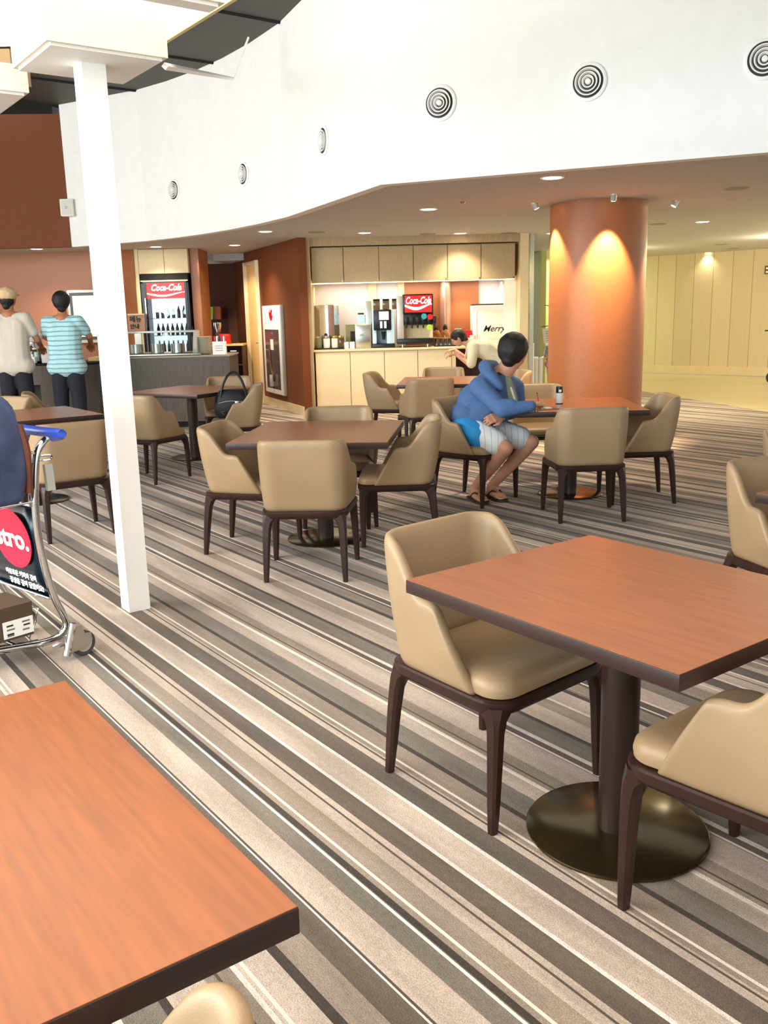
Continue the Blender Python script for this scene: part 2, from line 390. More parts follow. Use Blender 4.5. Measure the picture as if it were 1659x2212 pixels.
# ------------------------------------------------------------------ setting
CZ = 2.5                     # height of the low ceiling
HZ = 4.45                    # top of the white upstand wall
P_R, P_A, P_B, P_C, P_D, P_E = (6.6, 5.25), (.04, 8.08), (-.99, 10.49), (-3.2, 13.2), (-4.5, 13.95), (-9.5, 13.6)
fl = MB().face([(-12, -5, -.012), (14, -5, -.012), (14, 26, -.012), (-12, 26, -.012)])
struct('floor', fl, M_['woodfloor'])
cp = MB().prism([(-12, -5), (8.75, -5), (4.58, 15.7), (4.30, 17.0), (2.0, 17.0), (2.0, 14.2), (-1.0, 14.2), (-1.0, 17.5), (-12, 17.5)], -.011, 0)
struct('floor_carpet', cp, M_['carpet'])

arc = []
for i in range(5):          # gentle bow between the corner and the left end
    t = i/5; b0, b1, b2 = Vector(P_B), Vector((-1.95, 12.25)), Vector(P_C)
    p = b0*(1-t)**2 + b1*2*t*(1-t) + b2*t*t; arc.append((p.x, p.y))
edge = [P_R, P_A] + arc + [P_C, P_D]
def wallstrip(pts, z0, z1, th=.12):
    mb = MB(); out = [(p[0], p[1]) for p in pts]; inn = []
    for i, p in enumerate(out):
        a = Vector(out[max(i-1, 0)]); b = Vector(out[min(i+1, len(out)-1)]); d = (b-a).normalized(); n = Vector((d.y, -d.x))
        inn.append((p[0]+n.x*th, p[1]+n.y*th))
    for i in range(len(out)-1):
        a, b, c, d = out[i], out[i+1], inn[i+1], inn[i]
        mb.loft([[(a[0], a[1], z0), (b[0], b[1], z0), (c[0], c[1], z0), (d[0], d[1], z0)], [(a[0], a[1], z1), (b[0], b[1], z1), (c[0], c[1], z1), (d[0], d[1], z1)]])
    return mb
struct('wall_upstand', wallstrip(edge, CZ-.004, HZ), M_['white'])
struct('wall_upstand_left', wallstrip([P_D, P_E], CZ-.004, HZ-.12), M_['brown'])
# low ceiling behind the upstand
low = []
for i, p in enumerate(edge+[P_E]):
    q_ = edge+[P_E]; a = Vector(q_[max(i-1, 0)]); b = Vector(q_[min(i+1, len(q_)-1)]); d = (b-a).normalized(); low.append((p[0]+d.y*.06, p[1]-d.x*.06))
low += [(-12, 13.66), (-12, 26), (14, 26), (14, 2.0)]
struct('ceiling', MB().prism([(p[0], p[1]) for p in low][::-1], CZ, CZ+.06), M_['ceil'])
# charcoal ceiling over the hall with panel seams
seam = MB()
dc = MB().prism([(-12, -5), (14, -5), (14, 6), (6.6, 6.6), (.6, 9.3), (-.4, 10.9), (-3.4, 14.6), (-4.4, 14.6), (-4.9, 13.4), (-12, 13.2)], HZ, HZ+.1)
struct('ceiling_high', dc, M_['darkceil'])
for k in range(7):
    x0 = -7.5+k*1.6; d = Vector((.588, -.81)); a = Vector((x0, 11.4)); b = a+d*9
    seam.tube([(a.x, a.y, HZ-.004), (b.x, b.y, HZ-.004)], .006, 4, 0)
for k in range(4):
    a = Vector((-9, 9.0-k*2.2)); b = a+Vector((.81, .588))*14
    seam.tube([(a.x, a.y, HZ-.004), (b.x, b.y, HZ-.004)], .02, 4, 0)
struct('trim_ceiling_seams', seam, M_['blackmatte'])
struct('ceiling_void', MB().prism([(-12, 12.9), (-3.0, 12.9), (-1, 20), (-12, 20)], 5.6, 5.7), M_['blackmatte'])
struct('wall_void', MB().box(-12, -1, 17.5, 17.6, CZ, 5.6), M_['darkceil'])
duct = MB().tube([(-9, 15.2, 5.25), (-5.2, 15.0, 5.2), (-4.8, 14.9, 4.9), (-4.75, 14.9, 4.5)], .16, 12)
T(duct.build('ventilation_duct', mat('dark_duct', (62, 68, 74), .5)), 'dark round ventilation duct in the gap above the brown wall', 'duct')
T(MB().box(-9, -4.6, 14.2, 14.4, 4.78, 4.92).build('ceiling_beam', mat('dark_beam', (50, 50, 48), .6), smooth=False), 'long dark steel beam under the charcoal ceiling above the brown wall', 'beam')

# lower walls
BY = 14.95
struct('wall_left_back', MB().box(-12, -3.95, BY, BY+.1, 0, CZ), M_['terra'])
p0 = at(303, 540, BY); p1 = at(410, 540, BY); p2 = at(430, 545, BY)
nx0, nx1, nx2 = p0.x, p1.x, p2.x
struct('wall_niche_left', MB().prism([(nx0-.32, BY), (nx0-.32, BY-.02), (nx0-.06, BY-.22), (nx0-.06, BY+.6), (nx0-.32, BY+.6)], 0, CZ), M_['terra'])
struct('trim_niche', MB().box(nx0-.06, nx0, BY-.2, BY+.6, 0, CZ), M_['beige'])
struct('wall_niche_right', MB().box(nx1+.01, nx2, BY-.1, BY+.7, 0, CZ), M_['terra'])
struct('wall_back', MB().box(-6, -2.25, 17.1, 17.2, 0, CZ-.12), M_['redbrown'])
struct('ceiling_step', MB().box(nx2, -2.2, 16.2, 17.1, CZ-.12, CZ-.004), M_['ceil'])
WA, WB = (-1.12, 13.29), (-2.39, 16.42)
wd = (Vector(WB)-Vector(WA)).normalized(); wn = Vector((-wd.y, wd.x))     # wn points to the visible (left) side
if wn.dot(-Vector(WA)) < 0: wn = wn
def wall_angled():
    # wall with a door opening at its far end
    mb = MB(); A = Vector(WA); L_ = (Vector(WB)-A).length
    def seg(s0, s1, z0, z1):
        a = A+wd*s0; b = A+wd*s1; t = Vector((wd.y, -wd.x))*.12
        mb.prism([(a.x, a.y), (b.x, b.y), (b.x+t.x, b.y+t.y), (a.x+t.x, a.y+t.y)], z0, z1)
    ds = []
    for px, py in ((556, 566), (530, 572)):
        q = onplane(px, py, WA, WB); ds.append(((Vector((q.x, q.y))-A).dot(wd), q.z))
    seg(0, ds[0][0], 0, CZ); seg(ds[0][0], ds[1][0], ds[0][1], CZ); seg(ds[1][0], L_+.5, 0, CZ)
    return mb, ds
mb, DS = wall_angled(); struct('wall_angled', mb, M_['brown'])
bb = MB(); a = Vector(WA)-Vector((wd.y, -wd.x))*.015; b = a+wd*(DS[0][0]-.02); t = Vector((wd.y, -wd.x))*.015
bb.prism([(a.x, a.y), (b.x, b.y), (b.x+t.x, b.y+t.y), (a.x+t.x, a.y+t.y)], 0, .13)
struct('baseboard_angled', bb, M_['beige'])
# door leaf & frame in the angled wall
dr = thing('door_leaf', None, None); dr['kind'] = 'structure'; dr.name = 'door_1'
fr = MB()
Ad = Vector(WA)
for s in (DS[0][0], DS[1][0]):
    c = Ad+wd*s-Vector((wd.y, -wd.x))*.01; fr.box(c.x-.035, c.x+.035, c.y-.03, c.y+.03, 0, DS[0][1]+.03)
c0 = Ad+wd*DS[0][0]-Vector((wd.y, -wd.x))*.01; c1 = Ad+wd*DS[1][0]-Vector((wd.y, -wd.x))*.01
fr.tube([(c0.x, c0.y, DS[0][1]), (c1.x, c1.y, DS[0][1])], .035, 4, 0)
fr.build('door_frame', M_['cream'], dr, smooth=False)
c0 = c0+Vector((wd.y, -wd.x))*.015; c1 = c1+Vector((wd.y, -wd.x))*.015
MB().prism([(c0.x, c0.y), (c1.x, c1.y), (c1.x+.04, c1.y+.02), (c0.x+.04, c0.y+.02)], 0, DS[0][1]).build('door_panel', M_['warmdoor'], dr, smooth=False)
hq = Ad+wd*(DS[0][0]+.09)-Vector((wd.y, -wd.x))*.0
MB().tube([(hq.x, hq.y, 1.0), (hq.x-.06, hq.y-.02, 1.0), (hq.x-.07, hq.y+.08, 1.0)], .012, 8, 0).build('door_handle', M_['steel'], dr)

# counter bay
KY = 13.5
xl0, xl1 = at(640, 518, KY).x, at(668, 523, KY).x
xr0, xr1 = at(1123, 523, KY).x, at(1141, 518, KY).x
struct('wall_post_left', MB().box(xl0, xl1, KY-.06, KY+1.1, 0, CZ), M_['beige'])
struct('wall_post_right', MB().box(xr0, xr1, KY-.06, KY+1.1, 0, CZ), M_['beige'])
struct('wall_bay_back', MB().box(xl1, xr0, KY+.95, KY+1.05, 0, CZ), mat('lilac_white_panel', (226, 214, 208), .5, noise=.04, nscale=20, stretch=(8, 8, .3)))
struct('trim_bay_head', MB().box(xl1, xr0, KY-.02, KY+.9, at(900, 527, KY).z, CZ), M_['taupecab'])

# right hall beyond
struct('wall_right_far', MB().box(0, 9, 0, .12, 0, CZ), M_['boards']); o = bpy.data.objects['wall_right_far']; o.location = (5.2, 21.3, 0); o.rotation_euler = (0, 0, math.atan2(-2.4, 2.25)*.98)
struct('baseboard_right_far', MB().box(0, 9, -.03, 0, 0, .16), M_['cream']); o2 = bpy.data.objects['baseboard_right_far']; o2.location = o.location; o2.rotation_euler = o.rotation_euler
struct('wall_green', MB().box(2.0, 5.6, 21.4, 21.5, 0, CZ), M_['greenwall'])
struct('wall_green_side', MB().box(xr1+.9, xr1+1.0, 17.6, 21.4, 0, CZ), M_['greenwall'])
gl = MB().box(xr1+.06, xr1+.075, KY+.1, KY+2.4, .95, CZ); g1 = struct('window_1', gl, M_['glass'])
gf = MB()
for y in (KY+.1, KY+1.2, KY+2.4): gf.box(xr1+.04, xr1+.10, y-.03, y+.03, 0, CZ)
for z in (.95, 1.35, 1.75): gf.box(xr1+.05, xr1+.09, KY+.1, KY+2.4, z-.015, z+.015)
struct('window_frame', gf, mat('pale_steel_frame', (200, 214, 214), .3, metal=.3))
struct('wall_glass_plinth', MB().box(xr1+.03, xr1+.12, KY+.1, KY+2.4, 0, .95), M_['white'])

# white square column and the stepped canopy it carries
ca = TH
def rotbox(cx, cy, hx, hy, z0, z1, name, mat_, ang=ca, bev=0, parent=None, lab=None, cat=None, kind=None, smooth=False):
    mb = MB().box(-hx, hx, -hy, hy, z0, z1, bev); o = mb.build(name, mat_, parent, smooth=smooth); o.location = (cx, cy, 0); o.rotation_euler = (0, 0, ang)
    return T(o, lab, cat, None, kind)
rotbox(-1.278, 4.44, .055, .055, 0, 2.565, 'wall_column', M_['softwhite'], kind='structure')
canopywood = mat('canopy_fascia', (238, 228, 206), .5, noise=.02, nscale=6, stretch=(1, 1, 8))
def box_corners(name, near, e_, n_, z0, z1, fascia, under):
    """a boxed-in drop: near corner, extents along e (towards the near right) and n"""
    e1 = Vector((math.cos(TH), math.sin(TH))); e2 = Vector((-math.sin(TH), math.cos(TH)))
    c = Vector(near)-e1*e_*.5+e2*n_*.5
    rotbox(c.x, c.y, abs(e_)/2, abs(n_)/2, z0+.012, z1, name, fascia, kind='structure')
    rotbox(c.x, c.y, abs(e_)/2-.02, abs(n_)/2-.02, z0, z0+.012, name+'_soffit', under, kind='structure')
box_corners('ceiling_box', (-1.34, 4.08), .52, .53, 2.56, 2.72, canopywood, M_['white'])
box_corners('ceiling_box_far', (-2.35, 4.52), 1.2, .75, 2.56, 2.70, canopywood, M_['white'])
qn = gp(487, 14, 2.60); qn = Vector((qn.x, qn.y))-Vector((-math.sin(TH), math.cos(TH)))*2.2
box_corners('ceiling_box_near', (qn.x, qn.y), .12, 2.2, 2.60, 2.755, canopywood, M_['white'])
# luminous panel
e1 = Vector((math.cos(TH), math.sin(TH))); e2 = Vector((-math.sin(TH), math.cos(TH)))
q0 = Vector((-1.03, 4.84)); q1 = q0+e1*5.5; q2 = q1-e2*5.0
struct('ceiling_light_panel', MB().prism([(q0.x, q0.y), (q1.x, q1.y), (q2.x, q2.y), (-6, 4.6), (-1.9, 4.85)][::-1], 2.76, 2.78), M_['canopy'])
sl = MB(); sl.prism([(q0.x, q0.y), (q1.x, q1.y), (q1.x+.015, q1.y+.012), (q0.x+.015, q0.y+.012)], 2.752, 2.80)
struct('trim_canopy_edge', sl, mat('canopy_edge', (226, 218, 160), .5))
br = MB(); pA = onplane(356, 143, (-3, 4.5), (3, 4.5)); pB = onplane(503, 170, (-3, 9.9), (3, 9.9)); 
br.tube([pA, (pA+pB)/2, pB], .016, 4, 0); br.tube([pB, pB+Vector((.16, .15, .42))], .012, 4, 0)
T(br.build('ceiling_brace', M_['softwhite'], smooth=False), 'thin white square brace running from the column head to the white wall', 'brace')

b0q, b1q = at(-60, 138, 5.6), at(20, 105, 5.6)
struct('ceiling_box_tan', MB().box(b0q.x, b1q.x, 5.6, 5.9, b0q.z-.06, b1q.z), mat('tan_fascia', (214, 172, 122), .5))
# round pillar
pil = MB().lathe([(.5, 0), (.5, CZ-.02), (.485, CZ-.02), (.485, CZ)], (0, 0, 0), 96)
struct('wall_pillar', pil, M_['terra'], smooth=True); bpy.data.objects['wall_pillar'].location = (2.32, 9.95, 0)

# glazing behind the camera side: floor-to-ceiling mullions the daylight comes through
mu = MB()
for i in range(9): mu.box(-9.05, -8.95, -4.0+i*2.2, -3.92+i*2.2, 0, 4.62)
for z in (0.05, 2.4, 4.55): mu.box(-9.05, -8.95, -5, 14.4, z-.05, z+.05)
struct('window_frame_left', mu, M_['softwhite'])

# ------------------------------------------------------------------ ceiling fixtures
def rr(pts): return pts
dl = thing('ceiling_downlight', '', 'ceiling light', (0, 0, CZ), group='round downlights in the low ceiling')
MB().lathe([(.075, -.001), (.095, -.006), (.1, 0), (.075, 0)], n=28).build('trim_ring', M_['softwhite'], dl)
MB().lathe([(0, -.004), (.076, -.004), (.076, -.001), (0, -.001)], n=28).build('lens', M_['lamp'], dl)
DL = [((1.46, 7.94), 'round downlight left of the pillar, nearest the white wall edge'), ((.55, 10.09), 'round downlight below the bend of the white wall'),
      ((-1.44, 12.23), 'round downlight in front of the angled brown wall'), ((-.17, 12.8), 'round downlight above the coffee machine end of the counter'),
      ((1.16, 13.25), 'round downlight above the middle of the drinks counter'), ((2.53, 13.64), 'round downlight half hidden by the pillar, by the glass wall'),
      ((4.24, 12.36), 'round downlight right of the terracotta pillar'), ((6.89, 19.6), 'round downlight farthest away, by the pale board wall'),
      ((-2.17, 14.4), 'round downlight in front of the warm open door'), ((-3.36, 14.35), 'round downlight above the drinks fridge'),
      ((-5.11, 14.2), 'small downlight over the orange wall at far left')]
for i, ((x, y), lab) in enumerate(DL):
    o = dl if i == 0 else copytree(dl, (x, y, CZ), 0, lab, 'round downlights in the low ceiling')
    if i == 0: o.location = (x, y, CZ); o['label'] = lab
    yel = i in (5, 6, 7)
    light('lamp_beam', 'SPOT', (x, y, CZ-.02), DOWN_W*(2.0 if yel else .9)*10, (1, .86, .58) if yel else (1, .84, .62), (x, y, 0), .08, 2.1, .8)
for (x, y, e) in ((9.5, 16.5, 900), (8.2, 12.5, 700), (4.4, 17.6, 500), (6.6, 15.2, 500), (7.0, 9.0, 200)):
    light('hall_fill', 'POINT', (x, y, CZ-.25), e*.11, (1, .87, .60), size=.25)  # added point lights without fixtures, to brighten the right hall
light('green_hall_fill', 'AREA', (3.4, 20.6, CZ-.1), 55, (.92, 1, .7), (3.4, 21.4, 1.0), 2.5, size_y=.2)  # added fill light for the green hall; no cove is built
sp = thing('ceiling_speaker', 'large flat round grille in the low ceiling at far right', 'ceiling grille', (3.37, 8.95, CZ), group='flat round ceiling grilles')
MB().lathe([(0, -.006), (.11, -.006), (.12, 0), (0, 0)], n=28).build('grille', mat('grey_grille', (150, 146, 140), .6), sp)
for (x, y), lab in (((6.2, 17.04), 'round grille in the ceiling of the yellow lit hall'), ((.7, 13.2), 'flat grille between two downlights above the coffee machine'),
                    ((1.86, 13.38), 'flat grille above the right end of the drinks counter'), ((-.8, 12.48), 'flat grille in the ceiling by the beige post'),
                    ((3.71, 12.54), 'grille just right of the pillar'), ((6.9, 18.3), 'small grille nearest the pale board wall')):
    copytree(sp, (x, y, CZ), 0, lab, 'flat round ceiling grilles')
T(MB().lathe([(0, -.02), (.02, -.018), (.03, 0), (0, 0)]).build('sprinkler', M_['steel'], loc=(.86, 9.49, CZ)), 'tiny round sprinkler head in the low ceiling', 'sprinkler')
PX, PYc = 2.32, 9.95
for i, (x, y, lab) in enumerate(((2.28, 9.16, 'small accent spotlight in front of the terracotta pillar'), (1.61, 9.75, 'small accent spotlight left of the terracotta pillar'), (3.1, 9.85, 'small accent spotlight right of the terracotta pillar'))):
    t = thing('accent_spotlight', lab, 'spotlight', (x, y, CZ), math.atan2(PYc-y, PX-x), 'spotlights round the pillar')
    MB().lathe([(0, 0), (.035, 0), (.035, -.012), (0, -.012)]).build('ceiling_plate', M_['silver'], t)
    MB().lathe([(0, 0), (.028, 0), (.03, -.06), (0, -.06)], mat=Matrix.Rotation(-.5, 4, 'Y')).build('lamp_head', M_['silver'], t)
    MB().lathe([(0, -.061), (.024, -.061), (.024, -.064), (0, -.064)], mat=Matrix.Rotation(-.5, 4, 'Y')).build('lamp_lens', M_['lampw'], t)
    d = (Vector((PX, PYc))-Vector((x, y))).normalized()
    light('accent_beam', 'SPOT', (x+d.x*.04, y+d.y*.04, CZ-.075), 430 if i == 0 else 240, (1, .72, .42), (x+d.x*.28, y+d.y*.28, 1.75), .02, .95, .6)

# wall diffusers
def diffuser(loc, A, B, lab, i):
    d = (Vector(B)-Vector(A)).normalized(); ang = math.atan2(d.y, d.x)
    if i == 0:
        t = thing('air_diffuser', lab, 'air vent', group='round air vents on the white wall')
        Rx = Matrix.Rotation(PI/2, 4, 'X')
        MB().lathe([(.115, 0), (.14, 0), (.14, .006), (.125, .014), (.115, .012), (.115, 0)], n=40, mat=Rx).build('flange', M_['white'], t)
        MB().lathe([(0, .001), (.115, .001), (.115, .003), (0, .003)], n=40, mat=Rx).build('throat', mat('diffuser_throat', (52, 44, 40), .5), t)
        for r in (.095, .068, .042):
            MB().lathe([(r-.012, .004), (r, .004), (r+.004, .026), (r-.004, .026), (r-.012, .004)], n=40, mat=Rx).build('cone_ring', M_['white'], t)
        MB().lathe([(0, .004), (.022, .004), (.02, .028), (0, .030)], n=24, mat=Rx).build('centre_cap', M_['white'], t)
        diffuser.src = t
    else: t = copytree(diffuser.src, loc, 0, lab, 'round air vents on the white wall')
    t.location = loc; t.rotation_euler = (0, 0, ang); t['label'] = lab
for i, (px, py, A, B, lab) in enumerate(((950, 223, P_A, P_R, 'round vent left of the two big vents over the drinks counter'), (1271, 177, P_A, P_R, 'round air vent above the terracotta pillar'),
        (1652, 128, P_A, P_R, 'round air vent cut by the right edge of the photo'), (699, 304, P_B, P_A, 'narrow looking vent just left of the wall corner'),
        (526, 376, P_C, P_B, 'round vent in the middle of the bowed wall'), (376, 411, P_C, P_B, 'smallest vent, nearest the white column'))):
    p = onplane(px, py, A, B); d = (Vector(B)-Vector(A)).normalized()
    if i >= 4:   # the bow stands a little behind the chord
        best = None
        for a_, b_ in zip([*arc, P_C][:-1], [*arc, P_C][1:]):
            q = onplane(px, py, a_, b_)
            if min(a_[0], b_[0])-.02 <= q.x <= max(a_[0], b_[0])+.02: best = (q, a_, b_)
        if best: p = best[0]; A, B = best[2], best[1]; d = (Vector(B)-Vector(A)).normalized()
    n = Vector((d.y, -d.x, 0)); diffuser(p+n*.003, A, B, lab, i)
p = at(148, 450, 13.9)
t = thing('wall_speaker', 'small square white speaker on the white wall beside the brown panel', 'speaker', (p.x, 13.88, p.z), .02)
MB().box(-.09, .09, -.09, .05, -.12, .12, .012).build('speaker_box', M_['china'], t)
MB().box(-.07, .07, -.096, -.09, -.10, .10).build('speaker_grille', mat('pale_grille', (214, 212, 206), .6), t, smooth=False)
MB().tube([(-.015, -.098, -.012), (.015, -.098, -.012), (.015, -.098, .012), (-.015, -.098, .012)], .003, 4, 0).build('badge', M_['greyink'], t)

# ------------------------------------------------------------------ chair
def sstep(a, b, x):
    x = min(1, max(0, (x-a)/(b-a))); return x*x*(3-2*x)
def Upath(hwf, hwb, yb, yf, r, n=49):
    """points from right arm front round the back to the left arm front"""
    pts = []
    L1 = 14; L2 = 8; L3 = n-2*L1-2*L2
    for i in range(L1):
        t = i/L1; pts.append((hwf+(hwb-hwf)*t, yf+(yb+r-yf)*t))
    for i in range(L2):
        a = (i/L2)*PI/2; pts.append((hwb-r+r*math.cos(a), yb+r-r*math.sin(a)))
    for i in range(L3):
        t = i/(L3-1); pts.append(((hwb-r)*(1-2*t), yb))
    for i in range(L2):
        a = (1-(i+1)/L2)*PI/2; pts.append((-(hwb-r+r*math.cos(a)), yb+r-r*math.sin(a)))
    for i in range(L1):
        t = 1-(i+1)/L1; pts.append((-(hwf+(hwb-hwf)*t), yf+(yb+r-yf)*t))
    return pts
def make_chair():
    t = thing('dining_armchair', '', 'chair', group='taupe leather armchairs with dark wooden legs')
    bot = Upath(.250, .232, -.232, .135, .085); top = Upath(.272, .245, -.30, .0, .10)
    n = len(bot); rows = []
    zt = []
    for i in range(n):
        u = abs(i-(n-1)/2)/((n-1)/2)          # 0 at back centre, 1 at arm front
        z = .787-(.787-.632)*sstep(.33, .80, u); z -= .008*sstep(.9, 1, u); z += .006*math.cos(min(1, u/.4)*PI/2)
        zt.append(z)
    NV = 9
    for j in range(NV):
        v = j/(NV-1); row = []
        for i in range(n):
            b = bot[i]; q = top[i]; z0 = .383
            bulge = .012*math.sin(v*PI)
            x = b[0]+(q[0]-b[0])*v; y = b[1]+(q[1]-b[1])*v
            u = abs(i-(n-1)/2)/((n-1)/2)
            y -= bulge*(1-u); x += (1 if x > 0 else -1)*bulge*u if abs(x) > .2 else 0
            row.append((x, y, z0+(zt[i]-z0)*v))
        rows.append(row)
    mb = MB().grid(rows)
    mb.build('shell_back', M_['leather'], t, mods=[('SOLIDIFY', dict(thickness=.034, offset=-1, use_even_offset=True)), ('SUBSURF', dict(levels=1))], recalc=True)
    # seat cushion
    def rrect(hf, hb, yf, yb, r, n=6):
        P = []
        for cx, cy, a0 in ((hf-r, yf-r, 0), (-hf+r, yf-r, 90), (-hb+r, yb+r, 180), (hb-r, yb+r, 270)):
            for k in range(n+1):
                a = math.radians(a0+90*k/n); P.append((cx+r*math.cos(a), cy+r*math.sin(a)))
        return P
    rings = []
    for z, ins in ((.392, .012), (.398, .002), (.415, 0), (.435, .004), (.450, .018), (.458, .05), (.462, .11), (.463, .17)):
        rings.append([(x, y, z) for x, y in rrect(.243-ins, .205-ins, .232-ins, -.20+ins, max(.02, .07-ins*.3))])
    MB().loft(rings).build('seat_cushion', M_['leather'], t)
    # apron frame
    rings = []
    for z, ins in ((.352, .012), (.356, .006), (.372, .0), (.388, .0), (.393, .005), (.393, .03), (.352, .04), (.352, .012)):
        rings.append([(x, y, z) for x, y in rrect(.262-ins, .240-ins, .238-ins, -.258+ins, .085-ins*.5)])
    fr = MB().loft(rings, cap=False)
    fr.build('seat_frame', M_['frame'], t)
    def leg(sx, front):
        if front: tx, ty, fx, fy = .232, .205, .246, .205
        else: tx, ty, fx, fy = .208, -.225, .220, -.262
        mb = MB(); rings = []
        for z, wdt in ((.375, .100), (.352, .074), (.335, .054), (.30, .044), (.22, .040), (.10, .034), (.012, .027), (0, .025)):
            k = 1-z/.375; cx = tx+(fx-tx)*k; cy = ty+(fy-ty)*k
            # the flare opens towards the inside of the frame only
            ext = (wdt-.044) if wdt > .044 else 0
            x0 = cx+.020-wdt; x1 = cx+.020 if wdt >= .044 else cx+wdt/2
            if wdt < .044: x0 = cx-wdt/2
            if front: y0, y1 = ((cy+.020-wdt), (cy+.020)) if wdt >= .044 else (cy-wdt/2, cy+wdt/2)
            else: y0, y1 = ((cy-.020), (cy-.020+wdt)) if wdt >= .044 else (cy-wdt/2, cy+wdt/2)
            rings.append([(sx*x0, y0, z), (sx*x1, y0, z), (sx*x1, y1, z), (sx*x0, y1, z)])
        # chamfer corners: octagonal ring
        R2 = []
        for r in rings:
            q = []
            for k in range(4):
                a, b = Vector(r[k]), Vector(r[(k+1) % 4]); q += [a+(b-a)*.22, a+(b-a)*.78]
            R2.append(q)
        mb.loft(R2); mb.build('leg', M_['frame'], t)
    for sx in (-1, 1):
        leg(sx, True); leg(sx, False)
    return t
CH = [
 (.336, 2.63, 221, 'large pale leather armchair at the near cherry table, its seat towards the lens'),
 (.885, 1.965, 38, 'armchair at bottom right with its arm side to the lens, under the near cherry table'),
 (-.424, 5.09, 356.6, 'armchair with its back to the lens in front of the middle table'),
 (-.81, 5.642, 258, 'armchair on the left side of the middle table'),
 (.085, 5.80, 87, 'armchair on the right side of the middle table, its arm towards the lens'),
 (-.303, 6.318, 181, 'armchair behind the middle table, only its pale back rising over the top'),
 (1.42, 6.344, 1.6, 'armchair with its back to the lens at the table by the pillar'),
 (1.915, 6.872, 88, 'armchair on the right side of the table by the pillar'),
 (.726, 6.949, 231.3, 'armchair that the man in the blue hoodie sits on'),
 (1.37, 7.90, 181, 'armchair behind the pepper mill, in front of the pillar'),
 (-2.189, 6.192, 35.6, 'tan armchair between the luggage trolley and the white column, back to the lens'),
 (-2.106, 8.264, 335.5, 'armchair just right of the white column, its right arm swooping down'),
 (-1.451, 8.982, 97, 'armchair seen from the side beside the black handbag'),
 (-1.666, 10.007, 187, 'armchair behind the black handbag near the grey counter'),
 (.12, 10.317, 258, 'armchair seen from the side on the left of the table by the drinks counter'),
 (.46, 9.45, 12, 'armchair back behind the seated man, nearest to his shoulder'),
 (.73, 10.689, 175, 'armchair whose back shows over the far table top below the soda fountain'),
 (1.764, 3.663, 199.9, 'pale armchair cut by the right edge, above the near cherry table'),
 (-3.10, 8.70, 290, 'armchair half hidden behind the white column at the left'),
 (-3.40, 7.95, 150, 'armchair behind the blue backpack at the left edge'),
 (-.467, .664, 70, 'armchair of which only one rounded corner shows below the near left table'),
]
ch0 = make_chair()
for i, (x, y, a, lab) in enumerate(CH):
    if i == 0: ch0.location = (x, y, 0); ch0.rotation_euler = (0, 0, math.radians(a)); ch0['label'] = lab
    else: copytree(ch0, (x, y, 0), math.radians(a), lab, 'taupe leather armchairs with dark wooden legs')
q = gp(1668, 958, .76)
copytree(ch0, (q.x+.30, q.y+.05, 0), math.radians(250), 'sliver of an armchair at the right edge, beyond the pale one')
copytree(ch0, (1.33, 10.10, 0), math.radians(100), 'armchair showing between the seated man and the glass wall')

# ------------------------------------------------------------------ tables
def make_table(w_, d_, x, y, ang, lab, discoff=(0, 0)):
    t = thing('pedestal_table', lab, 'table', (x, y, 0), math.radians(ang), 'square pedestal tables with dark edges')
    MB().box(-w_/2, w_/2, -d_/2, d_/2, .672, .7095, .002).build('tabletop', M_['edge'], t)
    MB().box(-w_/2+.002, w_/2-.002, -d_/2+.002, d_/2-.002, .7095, .7112).build('veneer', M_['top'], t, smooth=False)
    ox, oy = discoff
    MB().cyl((ox, oy), .052, .012, .672, 40).build('pole', M_['pole'], t)
    MB().lathe([(0, 0), (.248, 0), (.252, .003), (.252, .008), (.246, .012), (0, .012)], (ox, oy, 0), 72).build('base_plate', M_['disc'], t)
    return t
make_table(.90, .775, .635, 2.32, -53.5, 'large cherry topped table in the right foreground')
make_table(.96, 1.10, -.385, 5.82, -6.5, 'table in the middle with four armchairs tucked round it')
make_table(.97, 1.02, 1.48, 7.09, -3, 'table where the man in the blue hoodie writes')
make_table(.94, .95, -.78, 1.12, -54, 'near table filling the bottom left corner of the photo')
make_table(.976, .90, -2.85, 7.35, -54, 'table behind the luggage trolley at the left')
make_table(1.0, 1.0, -1.97, 9.5, -29, 'table in front of the grey counter, beside the handbag')
make_table(1.05, 1.15, .74, 9.95, -6, 'far table in front of the drinks counter')
make_table(.9, .8, 2.06, 3.40, -53.5, 'table at the right edge, only its dark corner showing')

# ------------------------------------------------------------------ fridge niche, left counters
fz = at(350, 592, BY).z
t = thing('wall_cabinet', 'pale oak two door cabinet built in above the drinks fridge', 'cabinet', (nx0, BY-.2, 0))
wC = nx1-nx0
MB().box(0, wC, .02, .6, fz, CZ-.005).build('body', M_['cream'], t, smooth=False)
MB().box(.005, wC*.52-.004, 0, .02, fz, CZ-.01, .003).build('door', M_['beige'], t, smooth=False)
MB().box(wC*.52+.004, wC-.005, 0, .02, fz, CZ-.01, .003).build('door', M_['beige'], t, smooth=False)
t = thing('drinks_fridge', 'tall black framed glass door drinks fridge with a red lit sign', 'fridge', (nx0+.02, BY-.22, 0))
fw = wC-.04; ft = at(350, 607, BY-.2).z
MB().box(0, .03, .0, .6, 0, ft).box(fw-.03, fw, 0, .6, 0, ft).box(0, fw, 0, .6, ft-.03, ft).box(0, fw, 0, .6, 0, .12).build('cabinet_body', M_['black'], t, smooth=False)
MB().box(.03, fw-.03, .5, .56, .12, ft-.03).build('lit_back_panel', M_['fridgelight'], t, smooth=False)
MB().box(.0, fw, .0, .3, ft+.001, fz-.002).build('top_gap_shade', M_['blackmatte'], t, smooth=False)  # solid black block standing in for the shade in the gap
MB().box(.0, fw, -.01, -.001, ft-.008, ft+.012).build('trim_bar', M_['beige'], t, smooth=False)
